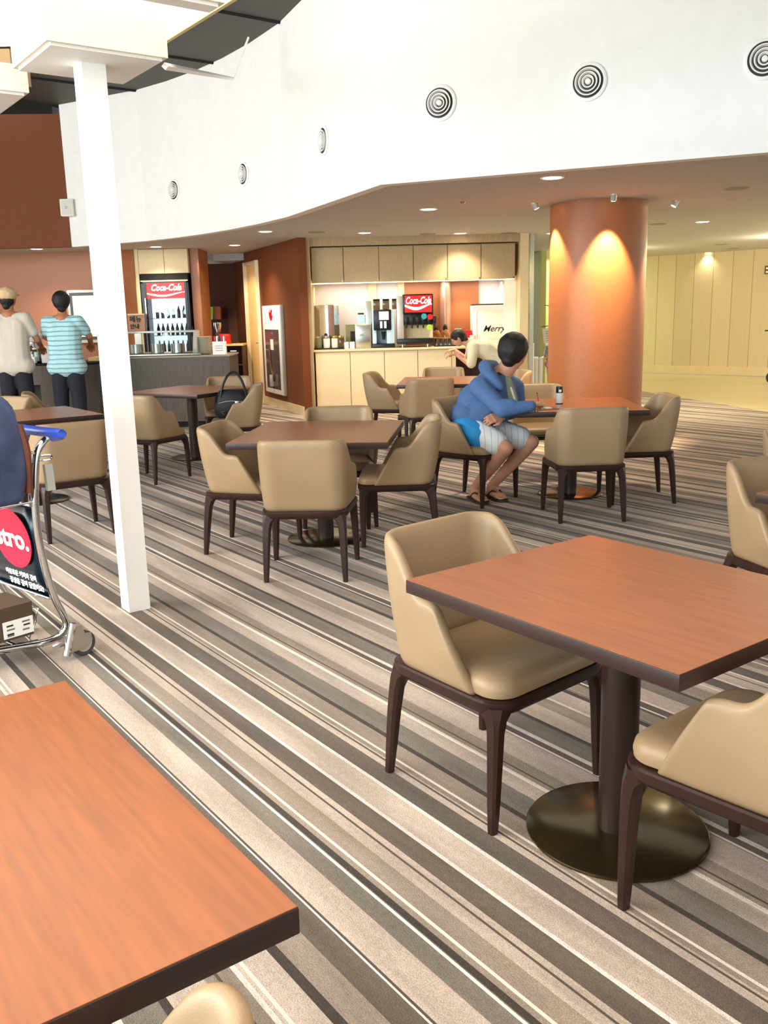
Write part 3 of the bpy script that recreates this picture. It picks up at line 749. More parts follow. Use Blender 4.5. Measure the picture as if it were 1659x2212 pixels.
sg = MB().box(.09, fw-.06, -.012, .02, ft-.27, ft-.03).build('sign_panel', M_['redlit'], t, smooth=False)
def wave(x0, x1, z0, amp, th, y, ph=0, n=14):
    mb = MB(); lo = []; hi = []
    for i in range(n+1):
        u = i/n; z = z0+amp*math.sin(ph+u*PI*1.6); k = th*(.35+.65*abs(math.sin(u*PI*.9+.5)))
        lo.append((x0+(x1-x0)*u, y, z-k)); hi.append((x0+(x1-x0)*u, y, z))
    mb.grid([lo, hi]); return mb
wave(.09, fw-.06, ft-.19, .022, .03, -.0135, 2.6).build('sign_wave', M_['whitelit'], t, smooth=False)
text('Coca-Cola', .135, M_['whitelit'], quadmat((fw/2+.02, -.0135, ft-.105), (1, 0, 0), (0, 0, 1)), t, 'sign_lettering', bold=.004, shear=.35, xs=.82)
MB().box(.05, .09, -.02, .03, .12, ft-.03).box(fw-.06, fw-.02, -.02, .03, .12, ft-.03).build('door_frame', M_['black'], t, smooth=False)
MB().box(.06, .075, -.06, -.045, 1.3, 1.75).box(.06, .075, -.045, -.02, 1.32, 1.34).box(.06, .075, -.045, -.02, 1.71, 1.73).build('door_handle', M_['chrome'], t)
for k in range(5): MB().box(.09, fw-.07, .04, .5, .35+k*.27, .36+k*.27).build('shelf', M_['silver'], t, smooth=False)
MB().box(.09, fw-.06, -.004, .004, .14, ft-.27).build('door_glass', M_['glass'], t, smooth=False)
bt = None
for row, (zz, n_, dx) in enumerate(((1.44, 7, .085), (1.17, 8, .075), (.9, 8, .075))):
    for k in range(n_):
        x = nx0+.02+.2+k*dx; y = BY-.22+.12
        lab = '%s dark bottle from the left on the %s shelf of the drinks fridge' % (ORD[k], ['upper', 'middle', 'lower'][row])
        if bt is None:
            bt = thing('drink_bottle', lab, 'bottle', (x, y, zz), group='bottles in the fridge row 1')
            MB().lathe([(0, 0), (.025, 0), (.026, .01), (.026, .11), (.012, .15), (.010, .17), (0, .17)], n=14).build('bottle_body', mat('dark_blue_bottle', (40, 56, 84), .3), bt)
            MB().cyl((0, 0), .013, .17, .188, 12).build('bottle_cap', M_['silver'], bt)
        else: copytree(bt, (x, y, zz), 0, lab, 'bottles in the fridge row %s' % ['1', '2', '3'][row])
for o in C.objects:
    if str(o.get('group', '')).startswith('bottles in the fridge'):
        o['group'] = {'1': 'bottles on the upper fridge shelf', '2': 'bottles on the middle fridge shelf', '3': 'bottles on the lower fridge shelf'}[o['group'][-1]]

# grey grained serving counter
LY = 12.2
def spanx(px, py, Y): return at(px, py, Y).x
cxr = spanx(495, 768, LY); cxm = spanx(268, 790, LY); cxl = spanx(-60, 790, LY)
t = thing('serving_counter', 'long dark grained serving counter right of the white column', 'counter', (cxm, LY, 0))
MB().box(0, cxr-cxm, 0, .75, .08, .925).build('counter_front', M_['darkgrain'], t, smooth=False)
MB().box(-.01, cxr-cxm+.01, -.015, .77, .925, .95, .004).build('counter_top', M_['stone'], t)
MB().box(.03, cxr-cxm-.03, .05, .7, 0, .08).build('plinth', M_['blackmatte'], t, smooth=False)
cxg = spanx(425, 760, LY)
t = thing('sneeze_guard', 'slanted glass and steel food guard on the grey counter', 'food guard', (cxm-.15, LY-.02, .95))
gw = cxg-cxm+.15
MB().box(0, gw+.05, -.02, .62, 0, .035, .012).build('steel_tray_rim', M_['steel'], t)
MB().loft([[(0, .0, .04), (gw, .0, .04), (gw, .012, .04), (0, .012, .04)], [(0, .16, .30), (gw-.06, .16, .30), (gw-.06, .172, .30), (0, .172, .30)]]).build('front_glass', M_['glass'], t, smooth=False)
MB().box(0, gw-.04, .15, .50, .30, .325, .004).build('top_shelf', M_['silver'], t)
for xx in (gw-.05,):
    MB().prism([(0, 0), (.25, 0), (.30, .3), (.13, .3)], xx, xx+.05, mat=Matrix(((0, 0, 1, 0), (1, 0, 0, 0), (0, 1, 0, .02), (0, 0, 0, 1)))).build('end_panel', M_['silver'], t, smooth=False)
for k in range(3):
    MB().cyl((.25+k*.28, .35), .09, .03, .15, 20).build('food_pan', M_['steel'], t)
# plates, card holder, label stand
pcx = spanx(438, 765, LY+.2)
pl = None
for k in range(14):
    if pl is None:
        pl = MB().lathe([(0, 0), (.06, 0), (.075, .006), (.13, .02), (.132, .023), (.074, .011), (0, .006)], n=36).build('plate', M_['china'])
        pl.location = (pcx, LY+.22, .95); T(pl, 'white china plate, lowest in the tall stack on the grey counter', 'plate', 'stacked white plates on the grey counter')
    else:
        o = pl.copy(); C.objects.link(o); o.location = (pcx+random.uniform(-.004, .004), LY+.22, .95+k*.0165); o['label'] = 'white china plate, %s in the tall stack on the grey counter' % ('topmost' if k == 13 else ORD[k]+' from the bottom')
x0, x1 = spanx(461, 760, LY+.15), spanx(489, 760, LY+.15)
t = thing('napkin_box', 'white card box holding red packets beside the plate stack', 'box', ((x0+x1)/2, LY+.15, .95))
bw = (x1-x0)/2
MB().box(-bw, bw, -.05, .05, 0, .17, .004).build('box_body', M_['paper'], t, smooth=False)
for k in range(5): MB().box(-bw+.02+k*.03, -bw+.04+k*.03, -.03, .03, .15, .24, .003).build('packet', [M_['red'], M_['paper'], M_['navy'], M_['red'], M_['silver']][k], t)
for z in (.05, .08, .11): MB().box(-bw*.6, bw*.6, -.0515, -.0505, z, z+.006).build('print_line', M_['greyink'], t, smooth=False)
# left half of the counter, with a recess
xL0 = spanx(-80, 790, LY-.05); xL1 = spanx(205, 785, LY-.05); rx0, rx1 = spanx(22, 840, LY), spanx(88, 840, LY)
t = thing('order_counter', 'dark grained order counter left of the column, with a dark recess', 'counter', (xL0, LY-.1, 0)); 
def lx(px, py=840): return spanx(px, py, LY-.1)-xL0
MB().box(0, lx(22), 0, .8, 0, .87).box(lx(88), lx(214), 0, .8, 0, .87).box(lx(22), lx(88), 0, .8, .62, .87).box(lx(22), lx(88), .55, .6, 0, .62).build('counter_front', M_['darkgrain'], t, smooth=False)
MB().box(-.01, lx(214)+.01, -.02, .82, .87, .895, .004).build('counter_top', M_['blackmatte'], t)
tt = T(MB().box(0, .62, 0, .4, 0, .05, .004).build('bread_board', M_['warmdoor'], loc=(spanx(190, 772, LY+.3), LY+.3, .95)), 'pale wooden board at the counter end beside the column', 'board')
tt.location.z = .895
def item(name, lab, cat, px, pyb, Y, z, grp=None): return thing(name, lab, cat, (spanx(px, pyb, Y), Y, z), 0, grp)
CT = .895
t = item('lidded_bowl', 'white bowl with a lid and steel knob behind the order counter', 'bowl', 71, 725, LY+.7, CT)
MB().cyl((0, 0), .1, 0, .27, 24, .01).build('steel_stand', M_['steel'], t)
MB().lathe([(0, .27), (.10, .27), (.15, .33), (.155, .345), (0, .345)], n=32).build('bowl', M_['china'], t)
MB().lathe([(.16, .35), (.15, .372), (.03, .385), (0, .386)], n=32).build('lid', M_['china'], t); MB().ball((0, 0, .415), .03).build('knob', M_['steel'], t)
for px, lab, h in ((56, 'tall glass jar with white label at the left of the order counter', .30), (68, 'clear syrup bottle right of the tall labelled jar', .26), (76, 'small round jar beside the black tray', .2)):
    t = item('condiment_jar', lab, 'jar', px, 775, LY+.12, CT)
    MB().lathe([(0, 0), (.045, 0), (.05, .02), (.05, h*.7), (.03, h*.85), (.03, h*.9), (0, h*.9)], n=20).build('jar_glass', M_['bottleglass'], t)
    MB().lathe([(0, h*.9), (.033, h*.9), (.033, h), (0, h)], n=20).build('jar_lid', M_['paper'], t)
    MB().lathe([(.051, h*.3), (.051, h*.6)], n=20).build('jar_label', M_['paper'], t)
t = item('napkin_block', 'low white paper block at the front edge of the order counter', 'box', 69, 787, LY-.02, CT); MB().box(-.06, .06, -.04, .04, 0, .09, .006).build('paper_block', M_['paper'], t); MB().box(-.062, .062, -.042, .042, 0, .008).build('tray', M_['black'], t, smooth=False)
t = item('white_canister', 'white square canister touching the cyan shirted man', 'canister', 105, 785, LY+.1, CT); MB().box(-.07, .07, -.06, .06, 0, .22, .01).build('canister_body', M_['paper'], t); MB().box(-.072, .072, -.062, .062, .2, .225, .006).build('canister_lid', M_['china'], t)
t = item('cup_tray', 'black tray with a pale green cup on the order counter', 'tray', 88, 785, LY+.1, CT); MB().box(-.08, .06, -.05, .05, 0, .14, .01).build('tray_body', M_['black'], t); MB().cyl((-.02, -.06), .03, .03, .15, 16).build('cup', mat('mint_cup', (180, 214, 196), .4), t)
# screen behind the man
mx0, mx1 = spanx(147, 660, BY-.3), spanx(203, 660, BY-.3); mz0, mz1 = at(147, 728, BY-.3).z, at(147, 627, BY-.3).z
t = thing('menu_screen', 'white framed lit menu screen on the orange wall beside the column', 'screen', (mx0, BY-.32, 0))
MB().box(0, mx1-mx0+.1, 0, .3, mz0-.1, mz1, .015).build('screen_case', M_['china'], t)
MB().box(.04, mx1-mx0+.08, -.012, .0, mz0-.05, mz1-.04).build('bezel', M_['black'], t, smooth=False)
MB().box(.09, mx1-mx0+.06, -.018, -.012, mz0, mz1-.09).build('picture', M_['screen'], t, smooth=False)
# notice board by the fridge
a0 = at(275, 678, BY-.5)
t = thing('notice_sign', 'small brown sign with dark lettering beside the drinks fridge', 'sign', (a0.x, BY-.5, 0))
MB().box(0, .26, 0, .02, a0.z-.28, a0.z, .003).build('sign_board', mat('sign_tan', (176, 134, 108), .6), t, smooth=False)
MB().box(.0, .26, -.004, 0, a0.z-.02, a0.z).build('sign_edge', M_['beige'], t, smooth=False)
text('메뉴', .10, M_['ink'], quadmat((.12, -.003, a0.z-.09), (1, 0, 0), (0, 0, 1)), t, 'sign_lettering', bold=.003)
text('안내', .08, M_['ink'], quadmat((.10, -.003, a0.z-.2), (1, 0, 0), (0, 0, 1)), t, 'sign_lettering', bold=.003)
MB().box(.08, .18, .02, .05, 0, a0.z-.2).build('sign_post', M_['steel'], t, smooth=False)
# nook with shelf: dispenser, toaster
NY = 16.2
b0, b1 = spanx(432, 742, 15.2), spanx(536, 742, 16.3)
t = thing('nook_cabinet', 'dark red open cabinet with a tan ledge in the nook by the warm door', 'cabinet', (b0, 15.7, 0))
wN = b1-b0; zN = at(510, 743, 15.7).z
MB().box(0, wN, 0, .5, zN-.03, zN).build('ledge', M_['warmdoor'], t, smooth=False)
MB().box(0, .03, .02, .5, 0, zN-.03).box(wN-.03, wN, .02, .5, 0, zN-.03).box(.03, wN-.03, .46, .5, 0, zN-.03).build('carcass', M_['darkwood'], t, smooth=False)
for z in (.35, .62): MB().box(.03, wN-.03, .03, .46, z, z+.02).build('shelf', M_['darkwood'], t, smooth=False)
MB().tube([(wN-.12, .0, zN-.12), (wN-.22, -.02, zN-.12)], .012, 6, 0).build('hook', M_['steel'], t)
q = thing('white_cup', 'small white cup on the shelf of the dark red nook cabinet', 'cup', (b0+wN*.55, 15.9, .64)); MB().lathe([(0, 0), (.03, 0), (.04, .06), (.036, .06), (.026, .01), (0, .01)]).build('cup_body', M_['china'], q); MB().tube([(.04, 0, .05), (.06, 0, .035), (.036, 0, .015)], .005, 6).build('cup_handle', M_['china'], q)
q = thing('toaster', 'small red toaster on the ledge in the nook', 'toaster', (spanx(487, 742, 15.9), 15.9, zN))
MB().box(-.1, .1, -.08, .08, 0, .17, .03, seg=3).build('toaster_body', M_['red'], q); MB().box(-.07, .07, -.02, .02, .168, .174).build('slot', M_['black'], q, smooth=False); MB().cyl((-.04, -.082), .02, .04, .06, 12).build('dial', M_['chrome'], q)
dz = at(460, 690, 16.3).z
q = thing('towel_dispenser', 'curved brown dispenser with a lime green front on the nook wall', 'dispenser', (spanx(460, 690, 16.3), 16.3, dz))
MB().prism([(-.08, 0), (.14, 0), (.14, .22), (.02, .22), (-.06, .14)], 0, .22, mat=Matrix(((1, 0, 0, 0), (0, 0, 1, 0), (0, 1, 0, 0), (0, 0, 0, 1)))).build('dispenser_case', M_['brown'], q, smooth=False)
MB().prism([(-.15, .0), (-.0, .0), (.02, .22), (-.10, .2)], -.012, 0, mat=Matrix(((1, 0, 0, 0), (0, 0, 1, 0), (0, 1, 0, 0), (0, 0, 0, 1)))).build('green_front', M_['limegreen'], q, smooth=False)
MB().box(-.15, -.02, -.016, -.012, 0, .07).build('white_strip', M_['paper'], q, smooth=False)
MB().box(-.08, .14, .2, .8, .0, .2).build('wall_bracket', M_['darkwood'], q, smooth=False)
q = thing('coffee_grinder', 'small chrome and glass grinder standing under the green dispenser', 'grinder', (spanx(472, 735, 16.0), 16.0, zN))
MB().lathe([(0, 0), (.06, 0), (.06, .06), (.045, .07), (.045, .2), (0, .2)], n=20).build('grinder_base', M_['bottleglass'], q); MB().lathe([(0, .2), (.05, .2), (.08, .3), (.08, .36), (0, .37)], n=20).build('hopper', M_['chrome'], q)

light('door_fill', 'SPOT', (-2.75, 14.6, CZ-.05), 120, (1, .84, .6), (-2.2, 15.95, 1.2), .06, 1.0, .6)  # added spot without a fixture, brightens the door leaf
# fire cabinet on the angled wall
wnv = Vector((-wd.y, wd.x, 0)); wd3 = Vector((wd.x, wd.y, 0))
ca_ = onplane(612, 658, WA, WB); cb_ = onplane(572, 658, WA, WB); czb = onplane(612, 853, WA, WB).z
lenc = (Vector((cb_.x, cb_.y))-Vector((ca_.x, ca_.y))).length; hc = ca_.z-czb
FM = quadmat((cb_.x, cb_.y, czb), -wd3, (0, 0, 1))     # local x towards the front end, y into the wall
t = thing('fire_cabinet', 'tall white fire equipment cabinet with a red emblem on the angled brown wall', 'cabinet', (0, 0, 0)); t.matrix_world = FM
MB().box(0, lenc, -.05, 0, 0, hc, .006).build('cabinet_box', M_['silver'], t)
MB().box(lenc*.02, lenc*.98, -.056, -.05, 0.01, hc-.01, .002).build('door_frame', M_['paper'], t)
MB().box(lenc*.13, lenc*.87, -.060, -.055, .08, hc*.73).build('inner_panel', mat('dark_grey_glass', (96, 84, 80), .15), t, smooth=False)
MB().prism([(-.10, 0), (-.04, -.06), (.06, -.05), (.10, .02), (.05, .03), (.09, .10), (.0, .12), (-.03, .06), (-.09, .12), (-.12, .05)], 0, .003, mat=Matrix.Translation((lenc*.5, -.0565, hc*.87)) @ Matrix(((1, 0, 0, 0), (0, 0, 1, 0), (0, 1, 0, 0), (0, 0, 0, 1)))).build('red_emblem', M_['red'], t, smooth=False)
MB().tube([(lenc*.4, -.07, hc*.55), (lenc*.45, -.075, hc*.3), (lenc*.55, -.07, hc*.2), (lenc*.5, -.07, .15)], .02, 8).build('hose', M_['redbrown'], t)
MB().cyl((lenc*.5, -.075), .05, .12, .30, 16, .01).build('extinguisher', M_['silver'], t)
MB().box(lenc*.42, lenc*.58, -.062, -.06, hc*.5, hc*.62).build('notice', M_['paper'], t, smooth=False)
MB().lathe([(0, 0), (.02, 0), (.02, .02), (0, .02)], mat=Matrix.Translation((lenc*.5, -.055, hc*.68)) @ Matrix.Rotation(PI/2, 4, 'X')).build('latch', M_['chrome'], t)

# ------------------------------------------------------------------ drinks counter bay
CZT = .93
cw0, cw1 = xl1, spanx(984, 760, KY)
edges = [spanx(px, 800, KY) for px in (682, 757, 831, 903, 976)]
for i in range(4):
    t = thing('base_cabinet', ['pale base cabinet at the left end of the drinks counter, by the beige post', 'second pale base cabinet from the beige post', 'third pale base cabinet from the beige post', 'pale base cabinet at the right end of the row, before the open ledge'][i], 'cabinet', (edges[i], KY, 0), group='cream base cabinets of the drinks counter')
    ww = edges[i+1]-edges[i]
    MB().box(.002, ww-.002, .02, .8, .0, CZT-.035).build('carcass', M_['cream'], t, smooth=False)
    MB().box(.005, ww-.005, 0, .019, .02, CZT-.045, .002).build('door', M_['cream'], t, smooth=False)
T(MB().box(edges[4]+.002, edges[4]+.06, 0.0, .8, 0, CZT-.035).build('counter_end_panel', M_['beige'], smooth=False, loc=(0, KY, 0)), 'narrow pale end panel closing the drinks counter', 'panel')
T(MB().box(cw0+.003, xr0-.01, -.02, .92, CZT-.03, CZT, .004).build('worktop', M_['beige'], loc=(0, KY, 0)), 'continuous pale worktop along the drinks bay', 'worktop')
T(MB().box(edges[4]+.1, xr0, .7, .75, 0, CZT-.03).build('ledge_back_panel', M_['darkwood'], smooth=False, loc=(0, KY, 0)), 'dark panel in the open space under the right ledge', 'panel')
zc0, zc1 = at(900, 606, KY).z, at(900, 529, KY).z
ue = [spanx(px, 560, KY) for px in (671, 741, 818, 893, 967, 1040, 1114)]
ulab = ['taupe wall cabinet at the far left over the drinks counter', 'second taupe wall cabinet from the left', 'third taupe wall cabinet from the left', 'taupe wall cabinet above the soda fountain', 'fifth taupe wall cabinet from the left, over the round tan column', 'taupe wall cabinet at the right end, above the white oven']
for i in range(6):
    t = thing('upper_cabinet', ulab[i], 'cabinet', (ue[i], KY+.05, 0), group='taupe wall cabinets')
    ww = ue[i+1]-ue[i]
    MB().box(.002, ww-.002, .02, .4, zc0+.02, zc1).build('carcass', M_['taupecab'], t, smooth=False)
    MB().box(.005, ww-.005, 0, .019, zc0, zc1-.01, .002).build('door', M_['taupecab'], t, smooth=False)
    MB().box(ww-.03, ww-.01, -.004, 0, zc0+.005, zc0+.03).build('door_catch', M_['gold'], t, smooth=False)
T(MB().box(ue[0], ue[6], 0, .02, zc0-.014, zc0-.002).build('led_strip', M_['ledwarm'], smooth=False, loc=(0, KY+.12, 0)), 'thin warm light strip glowing under the taupe wall cabinets', 'light strip')
light('led_glow', 'AREA', ((ue[0]+ue[6])/2, KY+.62, zc0-.03), 17, (1, .9, .76), ((ue[0]+ue[6])/2, KY+.75, .9), 2.8, size_y=.08)
for px in (905, 1003):
    x = spanx(px, 610, KY+.6); light('niche_spot', 'SPOT', (x, KY+.5, zc0-.02), 26, (1, .75, .45), (x, KY+.8, 1.3), .03, 1.2, .8)
bx0, bx1 = spanx(863, 620, KY+.9), spanx(1034, 620, KY+.9)
struct('trim_bay_orange', MB().box(bx0, bx1, KY+.90, KY+.94, CZT, zc1), M_['terra'])
struct('trim_bay_oak', MB().box(spanx(796, 620, KY+.9), spanx(813, 620, KY+.9), KY+.89, KY+.945, CZT, zc1).box(spanx(862, 620, KY+.9)-.02, spanx(873, 620, KY+.9), KY+.89, KY+.945, CZT, zc1), M_['beige'])
struct('trim_bay_column', MB().cyl((spanx(962, 620, KY+.86), KY+.89), .09, CZT, zc1, 32), mat('satin_copper_column', (200, 160, 136), .25, metal=.5), smooth=True)
struct('trim_bay_side', MB().box(spanx(1086, 620, KY+.5), xr0-.002, KY+.3, KY+.93, CZT, zc0+.05), mat('ribbed_white_panel', (240, 238, 230), .5, noise=.05, nscale=20, stretch=(10, 10, .3)))
def cx(px, Y=KY+.35): return spanx(px, 740, Y)
def cz(py, px=850, Y=KY+.35): return at(px, py, Y).z
Yi = KY+.3
t = thing('hot_water_urn', 'tall polished steel water urn at the left end of the drinks counter', 'urn', ((cx(674)+cx(731))/2+.02, Yi+.3, CZT)); hh = cz(655)-CZT
MB().prism([(-.19, -.08), (-.1, -.14), (.03, -.16), (.12, -.13), (.19, -.05), (.19, .1), (-.19, .1)], 0, hh, .008).build('urn_body', M_['chrome'], t, ang=20)
MB().tube([(-.02, -.16, .22), (-.02, -.22, .22), (-.02, -.22, .16)], .012, 8, 0).build('tap', M_['black'], t)
t = thing('jar_tray', 'black tray holding glass tea jars in front of the steel urn', 'tray', (cx(710, Yi-.1), Yi-.05, CZT)); MB().box(-.23, .23, -.12, .12, 0, .02, .006).box(-.23, -.222, -.12, .12, 0, .2).box(-.23, .23, .11, .12, 0, .06).build('tray_base', M_['black'], t)
for k, (dx, lab, cc) in enumerate(((-.15, 'left tea jar in the black tray', 'olive'), (-.03, 'middle white tea jar in the black tray', 'paper'), (.09, 'right tea jar in the black tray with a brass lid', 'china'), (.18, 'smallest tea jar at the right of the black tray', 'bottleglass'))):
    q = thing('tea_jar', lab, 'jar', (cx(710, Yi-.1)+dx, Yi-.08, CZT+.02), group='tea jars in the black tray')
    MB().cyl((0, 0), .05, 0, .14, 20, .008).build('jar_body', M_[cc], q); MB().cyl((0, 0), .048, .14, .175, 20, .004).build('jar_lid', M_['gold' if k > 1 else 'steel'], q)
for k, px in enumerate((748, 761)):
    q = thing('paper_cup_sleeve', ['small white block left of its twin beside the tea jars', 'small white block right of its twin, against the silver box'][k], 'cup', (cx(px, Yi), Yi-.05, CZT)); MB().box(-.037, .037, -.037, .037, 0, .1, .006).build('carton', M_['paper'], q); MB().box(-.025, .025, -.025, .025, .1, .106).build('opening', M_['greyink'], q, smooth=False)
t = thing('tea_box', 'olive green box behind the silver milk cooler', 'box', (cx(757), Yi+.25, CZT)); MB().box(-.07, .1, -.1, .1, 0, cz(699)-CZT, .005).build('box_body', M_['olive'], t); MB().box(.0, .07, -.104, -.1, .1, .25).build('print', M_['ink'], t, smooth=False)
t = thing('milk_cooler', 'squat silver milk cooler with a small black emblem', 'cooler', ((cx(768)+cx(802))/2, Yi+.1, CZT)); hw = (cx(802)-cx(768))/2
MB().box(-hw, hw, -.15, .15, 0, cz(698)-CZT, .012).build('cooler_body', M_['silver'], t); MB().box(-hw+.01, hw-.01, -.165, -.15, .02, cz(700)-CZT, .006).build('cooler_door', M_['steel'], t)
MB().tube([(-.05, -.168, .2), (0, -.168, .21), (.01, -.168, .19), (-.05, -.168, .185)], .004, 5, 0).build('emblem', M_['ink'], t)
t = thing('coffee_machine', 'pale blue coffee machine with dark touch panel and bean hoppers', 'coffee machine', ((cx(803)+cx(855))/2, Yi+.15, CZT)); hw = (cx(855)-cx(803))/2-.015; H1 = cz(668)-CZT; H2 = cz(646)-CZT
MB().box(-hw, hw, 0, .22, .06, H1, .01).box(-hw, -hw+.06, -.2, 0, .06, H1-.0, .01).box(hw-.12, hw, -.2, 0, .06, H1, .01).build('machine_body', M_['lightblue'], t)
MB().box(-hw, hw, -.22, .22, 0, .06, .006).build('drip_base', M_['black'], t)
MB().box(-hw+.02, hw-.05, -.225, 0, H1-.30, H1-.0, .01).build('control_panel', M_['black'], t)
MB().box(-.06, .08, -.229, -.225, H1-.15, H1-.03).build('display', M_['whitelit'], t, smooth=False)
for xx in (-.05, .01): MB().box(xx, xx+.035, -.229, -.225, H1-.27, H1-.17).build('key_strip', M_['paper'], t, smooth=False)
MB().lathe([(0, 0), (.02, 0), (.035, .12), (0, .12)], (.0, -.12, H1-.44)).build('spout', M_['black'], t)
for k in range(3):
    q = MB().box(-.0, .10, -.12, .02, 0, H2-H1, .008).build('bean_hopper', M_['bottleglass'], t); q.location = (-hw+.02+k*.14, 0, H1)
    MB().box(.0, .10, -.12, .02, H2-H1-.02, H2-H1+.005).build('hopper_lid', M_['black'], q, smooth=False)
t = thing('blue_cup_stack', 'pale blue cup dispenser left of the coffee machine top', 'dispenser', (cx(787), Yi+.35, CZT)); zt_ = cz(648)-CZT
MB().box(-.10, .02, -.08, .08, 0, zt_-.2, .008).build('cup_cabinet', M_['lightblue'], t); MB().box(.025, .12, -.08, .08, 0, zt_, .008).build('tall_tube_case', M_['silver'], t); MB().box(-.09, .0, -.07, .07, zt_-.2, zt_-.175, .004).build('case_lid', M_['black'], t)
t = thing('soda_fountain', 'black soda fountain with a red illuminated front and six taps', 'soda fountain', ((cx(857)+cx(936))/2, Yi+.1, CZT)); hw = (cx(936)-cx(857))/2-.006; H = cz(640)-CZT
MB().box(-hw, hw, .0, .3, .07, H, .01).box(-hw, -hw+.10, -.22, .02, .12, H, .01).build('fountain_body', M_['silver'], t)
MB().box(-hw, hw, -.26, .3, .05, .13, .01).build('drip_tray', M_['black'], t)
for xx in (-hw+.08, hw-.08): MB().cyl((xx, -.1), .02, 0, .05, 12).build('foot', M_['steel'], t)
MB().box(-hw+.09, hw, -.24, .02, H-.26, H+.02, .008).build('sign_box', M_['black'], t)
MB().box(-hw+.12, hw-.02, -.25, -.24, H-.24, H).build('sign_panel', M_['redlit'], t, smooth=False)
wave(-hw+.12, hw-.02, H-.14, .025, .045, -.2515, 2.6).build('sign_wave', M_['whitelit'], t, smooth=False)
text('Coca-Cola', .14, M_['whitelit'], quadmat((.045, -.2515, H-.075), (1, 0, 0), (0, 0, 1)), t, 'sign_lettering', bold=.003, shear=.35, xs=.62)
MB().box(-hw+.1, hw, -.2, .0, H-.42, H-.26, .006).build('valve_block', M_['black'], t)
MB().box(-hw+.1, hw, -.06, .02, .13, H-.42).build('splash_panel', M_['beige'], t, smooth=False)
for k in range(6):
    q = MB().box(-.022, .022, -.25, -.19, H-.40, H-.30, .006).build('valve', M_['black'], t); q.location = (-hw+.14+k*.083, 0, 0)
    MB().lathe([(0, H-.47), (.012, H-.47), (.015, H-.40), (0, H-.40)], (0, -.21, 0), 10).build('nozzle', M_['black'], q)
for k, (xx, mm, zz) in enumerate(((.13, 'teal', H-.30), (.22, 'red', H-.31), (.205, 'green', H-.46))):
    MB().lathe([(0, 0), (.04, 0), (.042, .012), (0, .014)], mat=Matrix.Translation((xx, -.25, zz)) @ Matrix.Rotation(PI/2, 4, 'X')).build('flavour_badge', M_[mm], t)
t = thing('glass_rack', 'steel tray with upturned glasses right of the soda fountain', 'tray', (cx(962), Yi+.05, CZT)); MB().box(-.17, .2, -.13, .13, 0, .018, .005).build('tray_base', M_['black'], t)
gg = None
for k in range(10):
    loc = (cx(962)-.13+(k % 5)*.065, Yi-.02+(k//5)*.09, CZT+.018)
    if gg is None:
        gg = MB().lathe([(.026, 0), (.022, .085), (.018, .09), (0, .09), (0, .086), (.018, .086), (.023, 0)], n=16).build('drinking_glass', M_['glass'], loc=loc); T(gg, 'small clear glass in the rack right of the soda fountain', 'glass', 'upturned glasses on the drinks counter')
    else: o = gg.copy(); C.objects.link(o); o.location = loc
    (gg if k == 0 else o)['label'] = '%s small glass from the left in the %s row of the rack' % (ORD[k % 5], ['front', 'back'][k//5])
t = thing('bread_basket', 'tan woven basket with two dark handles behind the glasses', 'basket', (cx(958), Yi+.40, CZT)); MB().lathe([(0, 0), (.14, 0), (.19, .12), (.18, .125), (.13, .02), (0, .02)], n=32).build('basket_bowl', M_['tan'], t)
for xx, zz in ((-.06, .0), (.08, .02)): MB().tube([(xx+.05, 0, .08), (xx, -.02, .17), (xx-.05, -.03, .23)], [.03, .04, .045, .05], 10).build('wrapped_handle', M_['tan'], t); MB().ball((xx-.03, -.03, .24+zz), (.035, .04, .06)).build('dark_knob', M_['black'], t)
for k, (px, lab, h_, mm) in enumerate(((1012, 'red packet box behind the bending person', .22, 'red'), (1030, 'lower red box with a white band by the white oven', .17, 'red'))):
    t = thing('snack_box', lab, 'box', (cx(px), Yi+.2-.1*k, CZT)); MB().box(-.06, .06, -.04, .04, 0, h_, .004).build('carton', M_[mm], t, smooth=False); MB().box(-.058, .058, -.0415, -.04, h_*.3, h_*.5).build('white_band', M_['paper'], t, smooth=False)
t = thing('white_tumbler', 'white paper tumbler between the two red boxes', 'cup', (cx(1020), Yi+.02, CZT)); MB().lathe([(0, 0), (.03, 0), (.04, .14), (0, .14)]).build('cup_body', M_['paper'], t); MB().lathe([(0, .14), (.043, .14), (.043, .15), (0, .155)]).build('cup_lid', M_['china'], t)
t = thing('spice_tin', 'small cream topped tin behind the bending head', 'tin', (cx(992), Yi+.25, CZT)); MB().cyl((0, 0), .05, 0, .22, 20).build('tin_body', M_['boxbrown'], t); MB().cyl((0, 0), .052, .22, .25, 20, .005).build('tin_lid', M_['china'], t)
t = thing('display_oven', 'white box oven with a glass door at the right end of the counter', 'oven', ((cx(1022)+cx(1101))/2, Yi+.25, CZT)); hw = (cx(1101)-cx(1022))/2; H = cz(664)-CZT
MB().box(-hw, hw, -.2, .25, 0, H, .012).build('oven_case', M_['paper'], t); MB().box(-hw+.01, hw-.01, -.22, -.2, .02, H-.02, .006).build('oven_door', M_['white'], t)
MB().box(-hw+.12, hw-.06, -.226, -.22, .08, H-.08, .004).build('door_window', M_['china'], t); MB().box(-hw, hw-.01, -.15, .2, H, H+.02, .004).build('top_vent', M_['rubber'], t)
MB().tube([(-hw+.04, -.25, .1), (-hw+.04, -.25, H-.08)], .008, 8, 0).build('door_handle', M_['chrome'], t)
text('Merry', .13, M_['ink'], quadmat((.03, -.228, .24), (1, 0, 0), (0, 0, 1)), t, 'door_script', shear=.4, bold=.001)

